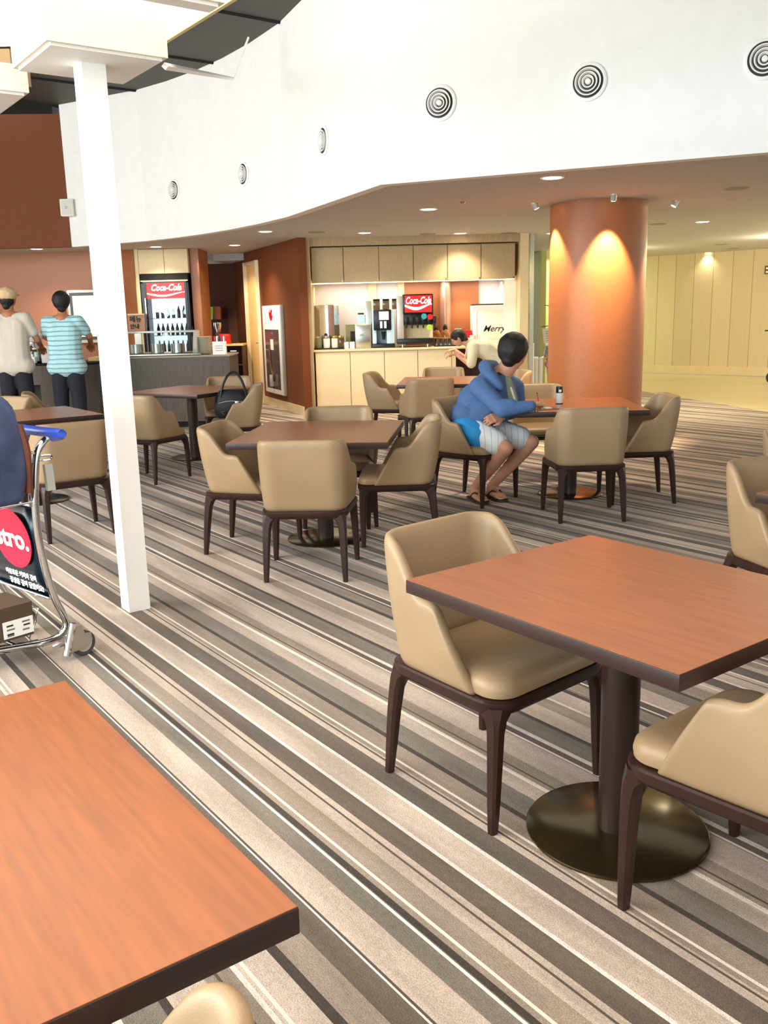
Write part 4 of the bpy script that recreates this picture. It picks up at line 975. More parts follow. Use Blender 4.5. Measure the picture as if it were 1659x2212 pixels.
# ------------------------------------------------------------------ things beyond the pillar
by = 16.5
bs = at(1170, 830, by)
t = thing('steel_barrier_post', 'steel bollard with a round cap by the glass wall', 'post', (spanx(1163, 800, 14.2), 14.2, 0)); zz = at(1163, 775, 14.2).z
MB().cyl((0, 0), .075, 0, zz, 24).build('post_tube', M_['steel'], t); MB().cyl((0, 0), .085, zz, zz+.04, 24, .01).build('post_cap', M_['chrome'], t)
t = thing('congratulation_plant', 'broad leaved potted plant with a card and lilac wrapping, half behind the pillar', 'plant', (spanx(1203, 850, by), by, 0))
MB().lathe([(0, 0), (.16, 0), (.2, .5), (.17, .5), (.14, .05), (0, .05)], n=24).build('pot', M_['paper'], t)
MB().tube([(0, 0, .4), (.02, 0, 1.0), (-.02, 0, 1.75)], .02, 8).build('stem', M_['darkwood'], t)
rg = random.Random(5)
for k in range(16):
    z = .9+k*.055; a = k*2.4; L_ = .24+.06*rg.random(); up = .35 if k < 9 else .9
    d = Vector((math.cos(a), math.sin(a), up)).normalized(); sd = d.cross(Vector((0, 0, 1))).normalized(); rows = []
    for j in range(7):
        u = j/6; c = Vector((0, 0, z))+d*L_*u*1.15+Vector((0, 0, -.10*u*u)); wv = .075*math.sin(PI*min(1, u*.92+.04))
        rows.append([c-sd*wv, c+Vector((0, 0, -.012)), c+sd*wv])
    MB().grid(rows).build('leaf', M_['leaf'], t, recalc=False)
rows = []
MB().lathe([(.12, .42), (.26, .62), (.22, .80), (.10, .72), (.05, .75)], n=11).build('wrapping', M_['wrap'], t, ang=10)
MB().tube([(-.1, -.2, .62), (-.26, -.26, .50), (-.18, -.22, .40)], .02, 6).build('ribbon', M_['pinkrib'], t); MB().tube([(-.1, -.2, .60), (-.30, -.2, .58), (-.36, -.2, .45)], .018, 6).build('ribbon', M_['yellow'], t)
c_ = at(1193, 724, by-.35)-Vector((spanx(1203, 850, by), by, 0))
CM = Matrix.Translation(c_) @ Matrix.Rotation(-.08, 4, 'Y') @ Matrix.Rotation(-.25, 4, 'X')
MB().box(-.16, .17, 0, .006, -.13, .13, mat=CM).build('card', M_['paper'], t, smooth=False)
for k in range(5): MB().box(-.11, .12-.04*(k % 2), -.003, -.001, .07-k*.04, .078-k*.04, mat=CM).build('card_line', M_['greyink'], t, smooth=False)
MB().tube([(c_.x-.02, c_.y+.02, 0), (c_.x, c_.y+.02, c_.z-.1)], .012, 8, 0).build('card_stake', M_['steel'], t)
# far right edge: small sign and lever handle on the board wall, suitcase wheel
s0 = at(1658, 583, 18.3); t = thing('door_sign', 'small brown sign with white marks on the board wall at the right edge', 'sign', (s0.x, s0.y, s0.z)); MB().box(-.06, .06, -.01, .0, -.08, .08, .003).build('sign_plate', M_['redbrown'], t, smooth=False)
for z in (-.04, .03): MB().box(-.035, .035, -.013, -.01, z-.015, z+.015).build('sign_mark', M_['paper'], t, smooth=False)
s0 = at(1662, 714, 18.3); t = thing('lever_handle', 'dark lever handle on the board wall at the right edge', 'handle', tuple(s0)); MB().tube([(-.11, -.05, 0), (.02, -.05, 0), (.02, .02, 0)], .012, 8, 0).build('lever', M_['black'], t); MB().cyl((.02, 0), .025, -.03, .03, 12).build('rose', M_['steel'], t)
s0 = gp(1658, 829, 0); t = thing('pushchair_wheel', 'black rubber wheel of something standing outside the right edge', 'wheel', (s0.x+.08, s0.y, .11)); Rw = Matrix.Rotation(.9, 4, 'Z') @ Matrix.Rotation(PI/2, 4, 'Y')
MB().lathe([(.07, -.02), (.11, -.02), (.115, 0), (.11, .02), (.07, .02), (.07, -.02)], n=28, mat=Rw).build('tyre', M_['black'], t); MB().lathe([(0, -.012), (.07, -.012), (.07, .012), (0, .012)], n=28, mat=Rw).build('hub', M_['silver'], t)

# ------------------------------------------------------------------ table top things
p = gp(1208, 872, .7112)
t = thing('pepper_mill', 'black topped glass grinder with a white label on the table by the pillar', 'grinder', (p.x, p.y, .7112))
MB().cyl((0, 0), .027, .004, .085, 24, .004).build('label_body', M_['paper'], t); MB().cyl((0, 0), .0275, 0, .006, 24).build('base_ring', M_['ink'], t); MB().cyl((0, 0), .027, .085, .135, 24, .004).build('grinder_cap', M_['black'], t)
MB().box(-.012, .010, -.0285, -.0265, .092, .112, .003).build('cap_mark', M_['paper'], t)
t = thing('folded_paper', 'small folded slip of paper under the writing hand', 'paper', (gp(1180, 884, .7112).x, gp(1180, 884, .7112).y, .7112), .4)
MB().box(-.09, .09, -.06, .06, 0, .002).build('lower_sheet', M_['darkwood'], t, smooth=False); MB().box(-.01, .04, -.02, .03, .002, .012, .002).build('crumpled_slip', M_['paper'], t)
# handbag on the chair
t = thing('handbag', 'black handbag with two tall handles sitting on an armchair', 'bag', (-1.47, 9.06, .463), math.radians(8))
MB().loft([[(x*k, y*k, z) for x, y in [(.19*math.cos(a)*min(1.25, 1/max(abs(math.cos(a)), abs(math.sin(a)))**.5), .10*math.sin(a)*min(1.25, 1/max(abs(math.cos(a)), abs(math.sin(a)))**.5)) for a in [i*PI/12 for i in range(24)]]] for z, k in ((0, .85), (.03, .98), (.12, 1), (.20, .9), (.26, .72), (.275, .6))]).build('bag_body', M_['bag'], t)
for yy in (-.07, .07): MB().tube([(-.12, yy, .18), (-.09, yy, .32), (-.02, yy*.6, .43), (.05, yy*.6, .43), (.11, yy, .32), (.14, yy, .18)], .011, 8).build('carry_handle', M_['bag'], t)
MB().tube([(-.14, -.1, .15), (-.02, -.11, .17), (.14, -.1, .15)], .004, 6).build('zip', M_['silver'], t); MB().tube([(-.12, -.115, .07), (-.08, -.12, .07), (-.09, -.12, .04), (-.12, -.115, .07)], .005, 6, 0).build('strap_ring', M_['chrome'], t); MB().box(.02, .06, -.125, -.115, .12, .17, .004).build('tag', M_['silver'], t)

# ------------------------------------------------------------------ luggage trolley
TA = Vector((-1.44, 3.85)); tf = Vector((-.65, -.76)).normalized(); tl = Vector((-tf.y, tf.x))   # tf forward, tl to the pusher's left/right
tl = Vector((.76, -.65))
def tp(px, py): return onplane(px, py, TA, TA+tf)
t = thing('luggage_trolley', 'chrome airport luggage trolley with a blue handle and a dark advert panel', 'trolley', (TA.x, TA.y, 0))
O = Vector((TA.x, TA.y, 0))
tf3 = Vector((tf.x, tf.y, 0)); tl3 = Vector((tl.x, tl.y, 0)).normalized()
prof = [tp(*q) for q in ((104, 946), (88, 962), (79, 985), (76, 1030), (76, 1090), (83, 1160), (98, 1230), (117, 1290), (138, 1330), (143, 1352), (128, 1374), (95, 1388), (40, 1398), (-30, 1410), (-110, 1425), (-200, 1440))]
prof = [p-O for p in prof]
W_ = .52
mbt = MB().tube(prof, .0165, 12, 3); mbt.build('side_frame', M_['chrome'], t)
MB().tube([p-tl3*W_ for p in prof], .0165, 12, 3).build('side_frame', M_['chrome'], t)
h0 = prof[0]; h1 = gp(137, 938, .985)-O
MB().tube([h0, h0+(h1-h0)*.55], .0165, 12, 0).tube([h0-tl3*W_, h0-tl3*W_+(h1-h0)*.55], .0165, 12, 0).build('handle_stem', M_['chrome'], t)
MB().tube([h0+(h1-h0)*.35, h0+(h1-h0)*.85, h1-tl3*.03, h1-tl3*.12, h1-tl3*(W_-.06), h1-tl3*W_+(h0-h1)*.3, h0-tl3*W_+(h1-h0)*.3], .021, 14, 5).build('handle_grip', M_['bluegrip'], t)
# basket rails and rods
r0 = tp(70, 978)-O; r1 = r0+tf3*.30+Vector((0, 0, -.0)); b0_ = tp(72, 1084)-O; b1_ = b0_+tf3*.30
mbk = MB()
mbk.tube([r0, r1, r1-tl3*W_, r0-tl3*W_], .006, 8, 0).tube([b0_, b1_, b1_-tl3*W_, b0_-tl3*W_], .006, 8, 0)
mbk.build('basket_rail', M_['chrome'], t)
for k in range(7): q = MB().tube([r0+(r1-r0)*(k+.5)/7, b0_+(b1_-b0_)*(k+.5)/7], .0035, 6, 0); q.build('basket_rod', M_['chrome'], t)
for k in range(9): q = MB().tube([r1-tl3*W_*(k+.5)/9, b1_-tl3*W_*(k+.5)/9], .0035, 6, 0); q.build('basket_rod', M_['chrome'], t)
for k in range(6): q = MB().tube([b0_+(b1_-b0_)*(k+.5)/6, b0_+(b1_-b0_)*(k+.5)/6-tl3*W_], .0035, 6, 0); q.build('basket_rod', M_['chrome'], t)
# advert panel follows the bow of the frame
ed = [prof[i] for i in (4, 5, 6, 7)]
rows = [[p-tl3*(.012+u*(W_-.024)/6)+tf3*.012 for u in range(7)] for p in ed]
MB().grid(rows).build('advert_panel', M_['darkteal'], t, mods=[('SOLIDIFY', dict(thickness=.006))])
for p in (ed[0], ed[3]): MB().tube([p+tf3*.02, p+tf3*.02-tl3*W_], .008, 8, 0).build('panel_rail', M_['chrome'], t)
# frame of the printed face: x to the viewer's right, z up along the panel
mid = (ed[0]+ed[3])/2; ez = (ed[0]-ed[3]).normalized(); bow = (ed[1]+ed[2])/2-mid
ctr = mid+tf3*.024+tf3*max(0, bow.dot(tf3))
PMx = quadmat(ctr-tl3*.0, tl3, ez)
nrm = Vector((PMx[0][1], PMx[1][1], PMx[2][1]))
off = -.004 if nrm.dot(tf3) < 0 else .004
LL = (ed[0]-ed[3]).length
def pm(x, z, e=0): return PMx @ Vector((x, (-1 if nrm.dot(tf3) < 0 else 1)*0-abs(off)-e, z))
Rr = quadmat(pm(-.185, .045), tl3, ez)
MB().lathe([(0, -.0015), (.137, -.0015), (.137, .0015), (0, .0015)], n=56, mat=Rr @ Matrix.Rotation(PI/2, 4, 'X') @ Matrix.Diagonal((1.15, 1, 1, 1))).build('roundel', M_['crimson'], t, smooth=False)
text('Bistro.', .125, M_['paper'], quadmat(pm(-.24, .045, .004), tl3, ez), t, 'roundel_lettering', bold=.004, xs=1.2)
text('여유로운 커피의 깊이', .030, M_['paper'], quadmat(pm(-.17, -.125, .002), tl3, ez), t, 'slogan_line', bold=.0008)
text('정성을 깊이 담았어요!', .032, M_['paper'], quadmat(pm(-.135, -.165, .002), tl3, ez), t, 'slogan_line', bold=.0008)
# card holder tube behind the upright
q = tp(90, 1000)-O+tl3*.05-tf3*.0
MB().tube([tp(86, 985)-O+tl3*.0, tp(105, 982)-O+tl3*.02, tp(100, 992)-O+tl3*.03, tp(84, 994)-O], .005, 6, 2).build('holder_loop', M_['chrome'], t)
MB().loft([[q-tf3*.015-tl3*.01, q+tf3*.02-tl3*.01, q+tf3*.02+tl3*.01, q-tf3*.015+tl3*.01], [p+(tp(98, 1056)-tp(90, 1000)) for p in (q-tf3*.015-tl3*.01, q+tf3*.02-tl3*.01, q+tf3*.02+tl3*.01, q-tf3*.015+tl3*.01)]]).build('card_holder', M_['silver'], t, smooth=False)
# folding stop wire and platform
pb = prof[11]
MB().tube([tp(70, 1315)-O-tl3*.1, tp(98, 1320)-O-tl3*.06, tp(75, 1382)-O-tl3*.04], .004, 6, 0).build('stop_wire', M_['chrome'], t)
MB().tube([prof[12]+Vector((0, 0, .0)), prof[12]-tl3*W_], .012, 8, 0).tube([prof[14], prof[14]-tl3*W_], .012, 8, 0).build('platform_bar', M_['chrome'], t)
for k in range(5): MB().tube([prof[11]-tl3*W_*(k+.5)/5, prof[15]-tl3*W_*(k+.5)/5], .005, 6, 0).build('platform_rod', M_['chrome'], t)
# rear casters
def caster(off_):
    wc = gp(182, 1414, 0)-O+off_; wc.z = .056
    Rw = Matrix.Translation(wc) @ Matrix.Rotation(math.atan2(tl3.y, tl3.x), 4, 'Z') @ Matrix.Rotation(PI/2, 4, 'Y')
    w_ = MB().lathe([(.038, -.014), (.052, -.014), (.056, -.008), (.056, .008), (.052, .014), (.038, .014), (.038, -.014)], n=40, mat=Rw).build('wheel', M_['rubber'], t)
    MB().lathe([(0, -.012), (.038, -.012), (.038, .012), (0, .012)], n=32, mat=Rw).build('wheel_hub', M_['silver'], w_)
    bd = -tf3
    P3 = lambda s, z: wc+bd*s+Vector((0, 0, z))
    outl = [P3(-.085, -.02), P3(.0, -.02), P3(.035, .01), P3(.03, .045), P3(.0, .05), P3(-.01, .085), P3(-.045, .09)]
    pl = MB(); n_ = len(outl); pl.loft([[p+tl3*.018 for p in outl], [p+tl3*.022 for p in outl]]); pl.build('caster_fork', M_['steel'], t, smooth=False)
    MB().tube([P3(-.088, -.03)+tl3*.01, P3(-.045, .105)+tl3*.01], .017, 12, 0).build('caster_pivot', M_['chrome'], t)
    MB().tube([P3(-.06, .03), P3(-.13, .01)-tl3*.02], .012, 8, 0).build('caster_arm', M_['chrome'], t)
caster(Vector((0, 0, 0))); caster(-tl3*(W_-.02))
MB().tube([Vector((0, 0, 0))+prof[15]+Vector((0, 0, -.02))-tl3*.1, prof[15]+Vector((0, 0, -.02))-tl3*.4], .01, 8, 0).build('front_bar', M_['chrome'], t)
# box on the platform
bc = gp(74, 1368, .12)
t = thing('shoe_box', 'dark brown cardboard box with a printed label on the trolley platform', 'box', (bc.x, bc.y, .118), math.atan2(tf.y, tf.x))
# local x = forward (left in the photo), local y = tl rotated
sy = 1 if Vector((-tf.y, tf.x)).dot(Vector((tl3.x, tl3.y))) > 0 else -1
def lb(x0, x1, y0, y1, z0, z1, bev=0): y = sorted((-sy*y0, -sy*y1)); return MB().box(x0, x1, y[0], y[1], z0, z1, bev)
lb(0, .34, .003, .22, 0, .13).build('box_body', M_['boxbrown'], t, smooth=False)
lb(-.004, .344, -.001, .224, .085, .148, .002).build('box_lid', M_['boxbrown'], t, smooth=False)
lb(.0, .135, -.002, .001, .012, .086).build('print_label', M_['paper'], t, smooth=False)
for k, (a_, b_, z_) in enumerate(((.015, .05, .066), (.015, .045, .05), (.02, .05, .03), (.09, .12, .062), (.085, .12, .045), (.09, .12, .025), (.09, .12, .018))):
    lb(a_, b_, -.003, -.002, z_, z_+.007).build('label_print', M_['ink' if k % 2 else 'greyink'], t, smooth=False)
# backpack in the basket
c0 = b0_+O+tf3*.15-tl3*.045
t = thing('backpack', 'navy canvas backpack with a brass zip lying in the trolley basket', 'backpack', (c0.x, c0.y, b0_.z+.005), math.atan2(tl3.y, tl3.x))
hgt = .46
rings = []
for z, k in ((0, .80), (.03, .96), (.12, 1.03), (.24, 1.02), (.34, .94), (.41, .78), (.445, .55), (.46, .25)):
    rings.append([(.135*k*math.copysign(abs(math.cos(a))**.6, math.cos(a))+.010*math.sin(5*a+z*40)+.006*math.sin(9*a-z*70), .12*k*math.copysign(abs(math.sin(a))**.6, math.sin(a))+.010*math.sin(4*a+z*55)+.006*math.sin(8*a+z*90), z+.004*math.sin(3*a)) for a in [i*PI/20 for i in range(40)]])
MB().loft(rings).build('pack_body', M_['navy'], t, mods=[('SUBSURF', dict(levels=1))])
MB().tube([(.03, -.125, .05), (.05, -.128, .18), (.02, -.12, .28), (-.03, -.08, .37)], .005, 6).build('zip', M_['gold'], t)
MB().box(.040, .055, -.142, -.130, .13, .20, .003).build('zip_pull', M_['gold'], t)
MB().tube([(.095, .095, .33), (.118, .105, .22), (.11, .10, .05)], .018, 8).build('leather_strap', M_['brownleather'], t)
MB().box(-.10, .02, -.150, -.11, .03, .2, .02, seg=3).build('front_pocket', M_['navy'], t)

# ------------------------------------------------------------------ people
def chain(mb, pts, rad, step=.35):
    for (p, q), (r0_, r1_) in zip(zip(pts, pts[1:]), zip(rad, rad[1:])):
        p, q = Vector(p), Vector(q); L_ = (q-p).length; n_ = max(2, int(L_/(step*min(r0_, r1_)))+1)
        for i in range(n_+1):
            u = i/n_; mb.ball(p+(q-p)*u, r0_+(r1_-r0_)*u, 2)
def organic(mb, name, mat_, parent, vox=.009, sm=6):
    return mb.build(name, mat_, parent, mods=[('REMESH', dict(mode='VOXEL', voxel_size=vox)), ('SMOOTH', dict(factor=.6, iterations=sm))], recalc=False)
def head(mb, c, f, r=.094, up=Vector((0, 0, 1))):
    f = f.normalized(); s = f.cross(up).normalized(); up = s.cross(f)
    mb.ball(c, r); mb.ball(c-f*.028+up*.012, r*.98); mb.ball(c+f*.030-up*.045, r*.72); mb.ball(c+f*.052-up*.072, r*.42); mb.ball(c+f*.045+up*.02, r*.72)
    chain(mb, [c+f*.088-up*.0, c+f*.108-up*.03], [.009, .015])                      # nose
    for k in (-1, 1):
        chain(mb, [c+s*k*.086-f*.008+up*.012, c+s*k*.088-f*.004-up*.028], [.017, .011])   # ears
        mb.ball(c+f*.068+s*k*.04-up*.025, .026)                                       # cheeks
        mb.ball(c+f*.082+s*k*.030+up*.026, .013)                                      # brows
    mb.ball(c+f*.092-up*.060, (.014, .014, .008))                                     # lips
    return s, up
def face_bits(t, c, f, s, up):
    for k in (-1, 1):
        MB().ball(c+f*.086+s*k*.031+up*.006, .011).build('eye', M_['ink'], t)
def hairball(c, f, up, name, mat_, t, r=.098):
    mb = MB(); mb.ball(c-f*.018+up*.024, r); mb.ball(c-f*.030+up*.0, r*.93); mb.ball(c+f*.022+up*.052, r*.72); mb.ball(c-f*.04-up*.035, r*.66); mb.ball(c-f*.052-up*.075, r*.50); mb.ball(c-f*.01+up*.05, r*.80)
    o = organic(mb, name, mat_, t, .007, 14); return o
def hand(mb, w, d, n, L_=.17, curl=.6, k=1):
    """palm and five fingers; d = pointing direction, n = back-of-hand normal"""
    d = d.normalized(); n = (n-d*n.dot(d)).normalized(); s = d.cross(n)
    palm = w+d*.045
    for i in range(4):
        chain(mb, [w+s*(i-1.5)*.012, w+d*.085+s*(i-1.5)*.021], [.017, .0135])
    fl = (.066, .078, .072, .056)
    for i in range(4):
        b_ = w+d*.088+s*(i-1.5)*.0215; l = fl[i]; d1 = (d*math.cos(curl)-n*math.sin(curl)); d2 = (d*math.cos(curl*2.4)-n*math.sin(curl*2.4))
        chain(mb, [b_, b_+d1*l*.5, b_+d1*l*.5+d2*l*.5], [.0095, .0088, .0072])
    tb = w+d*.03+s*k*-.034; chain(mb, [tb, tb+d*.035-s*k*.022-n*.01, tb+d*.065-s*k*.012-n*.028], [.013, .011, .009])

# seated man
t = thing('person', 'seated man in a blue hoodie, striped swim shorts and flip-flops, head turned away, writing', 'person', (.72, 6.95, 0))
O = Vector((.72, 6.95, 0))
def W3(v): return Vector(v)-O
fd = Vector((.78, -.625, 0)); rt = Vector((-.625, -.78, 0))
pel = Vector((.70, 6.97, .575)); hipR = pel+rt*.085; hipL = pel-rt*.085
kneeR = at(1092, 968, 6.60); kneeL = at(1148, 955, 6.87)
ankR = gp(1024, 1056, .085); ankL = gp(1060, 1052, .085)
toeR = gp(1056, 1086, .028); toeL = gp(1080, 1074, .028)
shR = at(1036, 836, 6.78); shL = at(1112, 838, 7.12); nb = at(1078, 806, 6.95)
elR = at(1086, 886, 6.52); wrR = gp(1150, 876, .765); hdR = gp(1172, 868, .765)
elL = at(1120, 884, 7.05); wrL = at(1085, 900, 6.78)
H_ = at(1110, 758, 6.95); fdir = Vector((.62, .74, -.22)).normalized()
che = (shR+shL)/2+Vector((0, 0, -.12)); abd = (che+pel)/2
body = MB()
s_, u_ = head(body, W3(H_), fdir, .106)
chain(body, [W3(nb-Vector((0, 0, .04))), W3(H_-Vector((.0, 0, .06)))], [.072, .068])
chain(body, [W3(pel), W3(abd), W3(che), W3(nb)], [.12, .115, .115, .06]); chain(body, [W3(shR), W3(nb), W3(shL)], [.05, .06, .05])
chain(body, [W3(shR), W3(elR), W3(wrR)], [.048, .040, .029]); chain(body, [W3(shL), W3(elL), W3(wrL)], [.048, .040, .029])
chain(body, [W3(hipR), W3(kneeR), W3(kneeR)+(W3(ankR)-W3(kneeR))*.35, W3(ankR)], [.085, .060, .056, .036])
chain(body, [W3(hipL), W3(kneeL), W3(kneeL)+(W3(ankL)-W3(kneeL))*.35, W3(ankL)], [.085, .060, .056, .036])
for a_, b_ in ((ankR, toeR), (ankL, toeL)):
    d_ = (b_-a_); d_.z = 0; d_.normalize(); sd = Vector((-d_.y, d_.x, 0)); a0_ = Vector((a_.x, a_.y, .045))
    chain(body, [W3(a0_-d_*.04), W3(a0_)], [.032, .035]); chain(body, [W3(a_), W3(a0_+d_*.06), W3(a0_+d_*.14-Vector((0, 0, .008)))], [.036, .034, .028])
    chain(body, [W3(a0_+d_*.05+sd*.015), W3(a0_+d_*.15+sd*.022-Vector((0, 0, .010)))], [.03, .022]); chain(body, [W3(a0_+d_*.05-sd*.015), W3(a0_+d_*.14-sd*.024-Vector((0, 0, .010)))], [.03, .022])
    for k in range(5):
        chain(body, [W3(a0_+d_*.15+sd*(k-2)*.0165-Vector((0, 0, .014))), W3(a0_+d_*(.195-.006*abs(k-1))+sd*(k-2)*.0175-Vector((0, 0, .018)))], [.011, .010])
organic(body, 'body', M_['skin'], t, .008, 4)
hnd = MB(); hdv = (hdR-wrR); hdv.z = 0; hand(hnd, W3(wrR), hdv+Vector((0, 0, .03)), Vector((0, 0, 1)), curl=.75, k=-1); organic(hnd, 'writing_hand', M_['skin'], t, .0035, 3)
hnd = MB(); hand(hnd, W3(wrL), Vector((-.8, -.5, -.05)), Vector((.2, -.6, .7)), curl=.3, k=1); organic(hnd, 'resting_hand', M_['skin'], t, .0035, 3)
face_bits(t, W3(H_), fdir, s_, u_)
hairball(W3(H_), fdir, u_, 'hair', M_['hair'], t, .121)
# hoodie
hd = MB()
for a_, b_, r_ in ((pel+Vector((0, 0, -.02)), abd, (.145, .142)), (abd, che, (.140, .140)), (che, nb-Vector((0, 0, .07)), (.138, .09))):
    for sd in (-1, 1): chain(hd, [W3(a_+rt*sd*.05), W3(b_+rt*sd*.05)], list(r_))
chain(hd, [W3(shR), W3(nb-Vector((0, 0, .05))), W3(shL)], [.082, .085, .078])
chain(hd, [W3(shR), W3(elR), W3(wrR-hdv.normalized()*.035)], [.080, .060, .042]); chain(hd, [W3(shL), W3(elL), W3(wrL+(elL-wrL)*.12)], [.078, .060, .046])
chain(hd, [W3(elR)+Vector((-.03, .01, .04)), W3(elR)+Vector((.06, .0, .04))], [.045, .045])
chain(hd, [W3(nb+Vector((-.07, -.10, -.035))), W3(nb+Vector((-.12, -.02, -.05))), W3(nb+Vector((-.07, .08, -.035)))], [.045, .060, .045])
chain(hd, [W3(at(1012, 925, 7.0)), W3(at(1035, 958, 6.86))], [.15, .125]); chain(hd, [W3(at(1010, 920, 7.12)), W3(at(1010, 900, 6.95))], [.14, .14]); chain(hd, [W3(at(1030, 870, 6.98)), W3(at(1060, 880, 6.95))], [.16, .14])
chain(hd, [W3(at(1066, 790, 7.06)), W3(at(1048, 792, 6.93)), W3(at(1060, 812, 6.80)), W3(at(1080, 836, 6.74))], [.045, .055, .05, .032])
organic(hd, 'hoodie', M_['hoodie'], t, .010, 3)
hb = MB(); chain(hb, [W3(nb+Vector((-.01, -.075, -.012))), W3(nb+Vector((-.075, -.03, .012))), W3(nb+Vector((-.05, .06, .01)))], [.024, .034, .026]); organic(hb, 'hood_roll', M_['hoodin'], t, .007, 3)
MB().tube([W3(nb+fd*.12+rt*.03+Vector((0, 0, -.10))), W3(che+fd*.16+rt*.02), W3(abd+fd*.165+rt*.0)], .008, 8).build('hoodie_zip', M_['paper'], t)
tee = MB(); chain(tee, [W3(nb+fd*.06+Vector((0, 0, -.06))), W3(che+fd*.10)], [.05, .07]); organic(tee, 'tee_shirt', M_['tee'], t, .009, 3)
sh = MB(); tR = kneeR+(hipR-kneeR)*.22; tL = kneeL+(hipL-kneeL)*.22
chain(sh, [W3(pel+rt*.05), W3(pel-rt*.05)], [.135, .135]); chain(sh, [W3(hipR), W3(tR)], [.110, .095]); chain(sh, [W3(hipL), W3(tL)], [.110, .095])
organic(sh, 'swim_shorts', M_['swim'], t, .010, 3)
sb = MB(); chain(sb, [W3(hipR+rt*.02), W3(hipR+(tR-hipR)*.55+rt*.014+Vector((0, 0, -.012)))], [.110, .102]); organic(sb, 'blue_side_panel', M_['swimblue'], t, .010, 3)
pn = MB(); pa = W3(hdR)+Vector((-.05, .01, .015)); MB().tube([pa+Vector((.02, .0, -.05)), pa+Vector((-.035, .01, .075))], .0045, 8, 0)
pe = thing('pen', 'red pen held upright in the writing hand', 'pen', tuple(gp(1163, 868, .78)))
MB().tube([(.012, -.0, -.055), (-.008, 0, .055)], .0045, 8, 0).build('pen_barrel', M_['red'], pe); MB().tube([(-.008, 0, .055), (-.011, 0, .068)], .005, 8, 0).build('pen_cap', M_['darkwood'], pe)
# sandals
for nm, a_, b_ in (('right', ankR, toeR), ('left', ankL, toeL)):
    d_ = (b_-a_); d_.z = 0; d_.normalize(); sd = Vector((-d_.y, d_.x, 0))
    q = thing('flip_flop', 'dark flip-flop on the seated man\'s foot nearer the lens' if nm == 'right' else 'dark flip-flop on the seated man\'s far foot', 'sandal', (a_.x, a_.y, 0), math.atan2(d_.y, d_.x))
    pts = [(-.085, .0), (-.08, .03), (-.04, .042), (.03, .038), (.10, .052), (.17, .055), (.215, .03), (.225, 0), (.215, -.03), (.17, -.055), (.10, -.052), (.03, -.038), (-.04, -.042), (-.08, -.03)]
    MB().prism(pts, 0.0, .018, .004).build('sole', M_['sandal'], q)
    MB().tube([(.02, .045, .02), (.08, .035, .07), (.155, .012, .035), (.155, .012, .018)], .007, 8, 4).tube([(.02, -.045, .02), (.08, -.03, .07), (.155, .012, .035)], .007, 8, 4).build('thong_strap', M_['sandal'], q)

# standing man in the striped shirt
def stander(lab, x, y, hz, face, parts, arms, hairmat, cap=False, yaw=0, torso=.19):
    t = thing('person', lab, 'person', (x, y, 0), yaw); k = hz/1.75
    H = Vector((0, .02, hz-.115)); f = face.normalized()
    b = MB(); s_, u_ = head(b, H, f, .098); sh_z = 1.43*k; 
    chain(b, [(0, 0, sh_z), H-Vector((0, 0, .06))], [.06, .056]); chain(b, [(0, 0, .98*k), (0, 0, 1.2*k), (0, 0, sh_z)], [.13, .12, .09])
    for sx in (-1, 1):
        sh_ = Vector((sx*torso, 0, sh_z-.02)); el, wr = arms[0 if sx < 0 else 1]
        chain(b, [(0, 0, sh_z), sh_, Vector(el), Vector(wr)], [.07, .055, .042, .03])
        chain(b, [(sx*.10, 0, .92*k), (sx*.11, .01, .5*k), (sx*.11, -.01, .09)], [.085, .06, .04]); chain(b, [(sx*.11, -.03, .045), (sx*.12, .14, .035)], [.04, .035])
    organic(b, 'body', parts['skin'], t, .011, 4)
    for sx in (0, 1):
        el, wr = map(Vector, arms[sx]); hh = MB(); hand(hh, wr, (wr-el), Vector((0, 0, 1)), curl=.5, k=1 if sx else -1); organic(hh, 'hand', parts['skin'], t, .0045, 2)
    face_bits(t, H, f, s_, u_)
    hairball(H-Vector((0, 0, .03 if cap else 0)), f, u_, 'hair', hairmat, t, .096 if cap else .112)
    c = MB()
    for sx in (-1, 1):
        chain(c, [(sx*.075, 0, .90*k), (sx*.075, 0, 1.12*k), (sx*.09, 0, 1.33*k), (sx*.07, 0, sh_z-.03)], [.135, .130, .125, .075])
        sh_ = Vector((sx*torso, 0, sh_z-.03)); el = Vector(arms[0 if sx < 0 else 1][0]); chain(c, [(sx*.05, 0, sh_z-.03), sh_, sh_+(el-sh_)*.62], [.08, .08, .07])
    chain(c, [(0, -.0, .90*k), (0, 0, 1.12*k), (0, 0, 1.33*k), (0, 0, sh_z-.01)], [.135, .130, .12, .085])
    for xx in (-.04, .04): chain(c, [(xx, 0, .88*k), (xx, 0, 1.12*k), (xx, 0, 1.33*k)], [.135, .132, .12])
    chain(c, [(-.125, 0, .87*k), (0, 0, .87*k), (.125, 0, .87*k)], [.125, .14, .125])
    organic(c, 'shirt', parts['shirt'], t, .012, 4)
    tr = MB(); chain(tr, [(-.06, 0, .95*k), (.06, 0, .95*k)], [.13, .13])
    for sx in (-1, 1): chain(tr, [(sx*.09, 0, .88*k), (sx*.11, .01, .5*k), (sx*.11, -.01, .1)], [.112, .095, .075])
    organic(tr, 'trousers', parts['trousers'], t, .013, 4)
    for sx in (-1, 1): MB().box(sx*.12-.045, sx*.12+.045, -.09, .19, 0, .07, .02).build('shoe', M_['black'], t)
    if cap:
        cc = MB(); cc.ball(H+Vector((0, -.012, .035)), (.118, .125, .095)); cc.ball(H+f*.08+Vector((0, 0, .03)), (.10, .11, .02)); organic(cc, 'cap', M_['cap'], t, .008, 3)
    return t
mY = 11.35; mx = spanx(136, 700, mY); mh = at(120, 631, mY).z
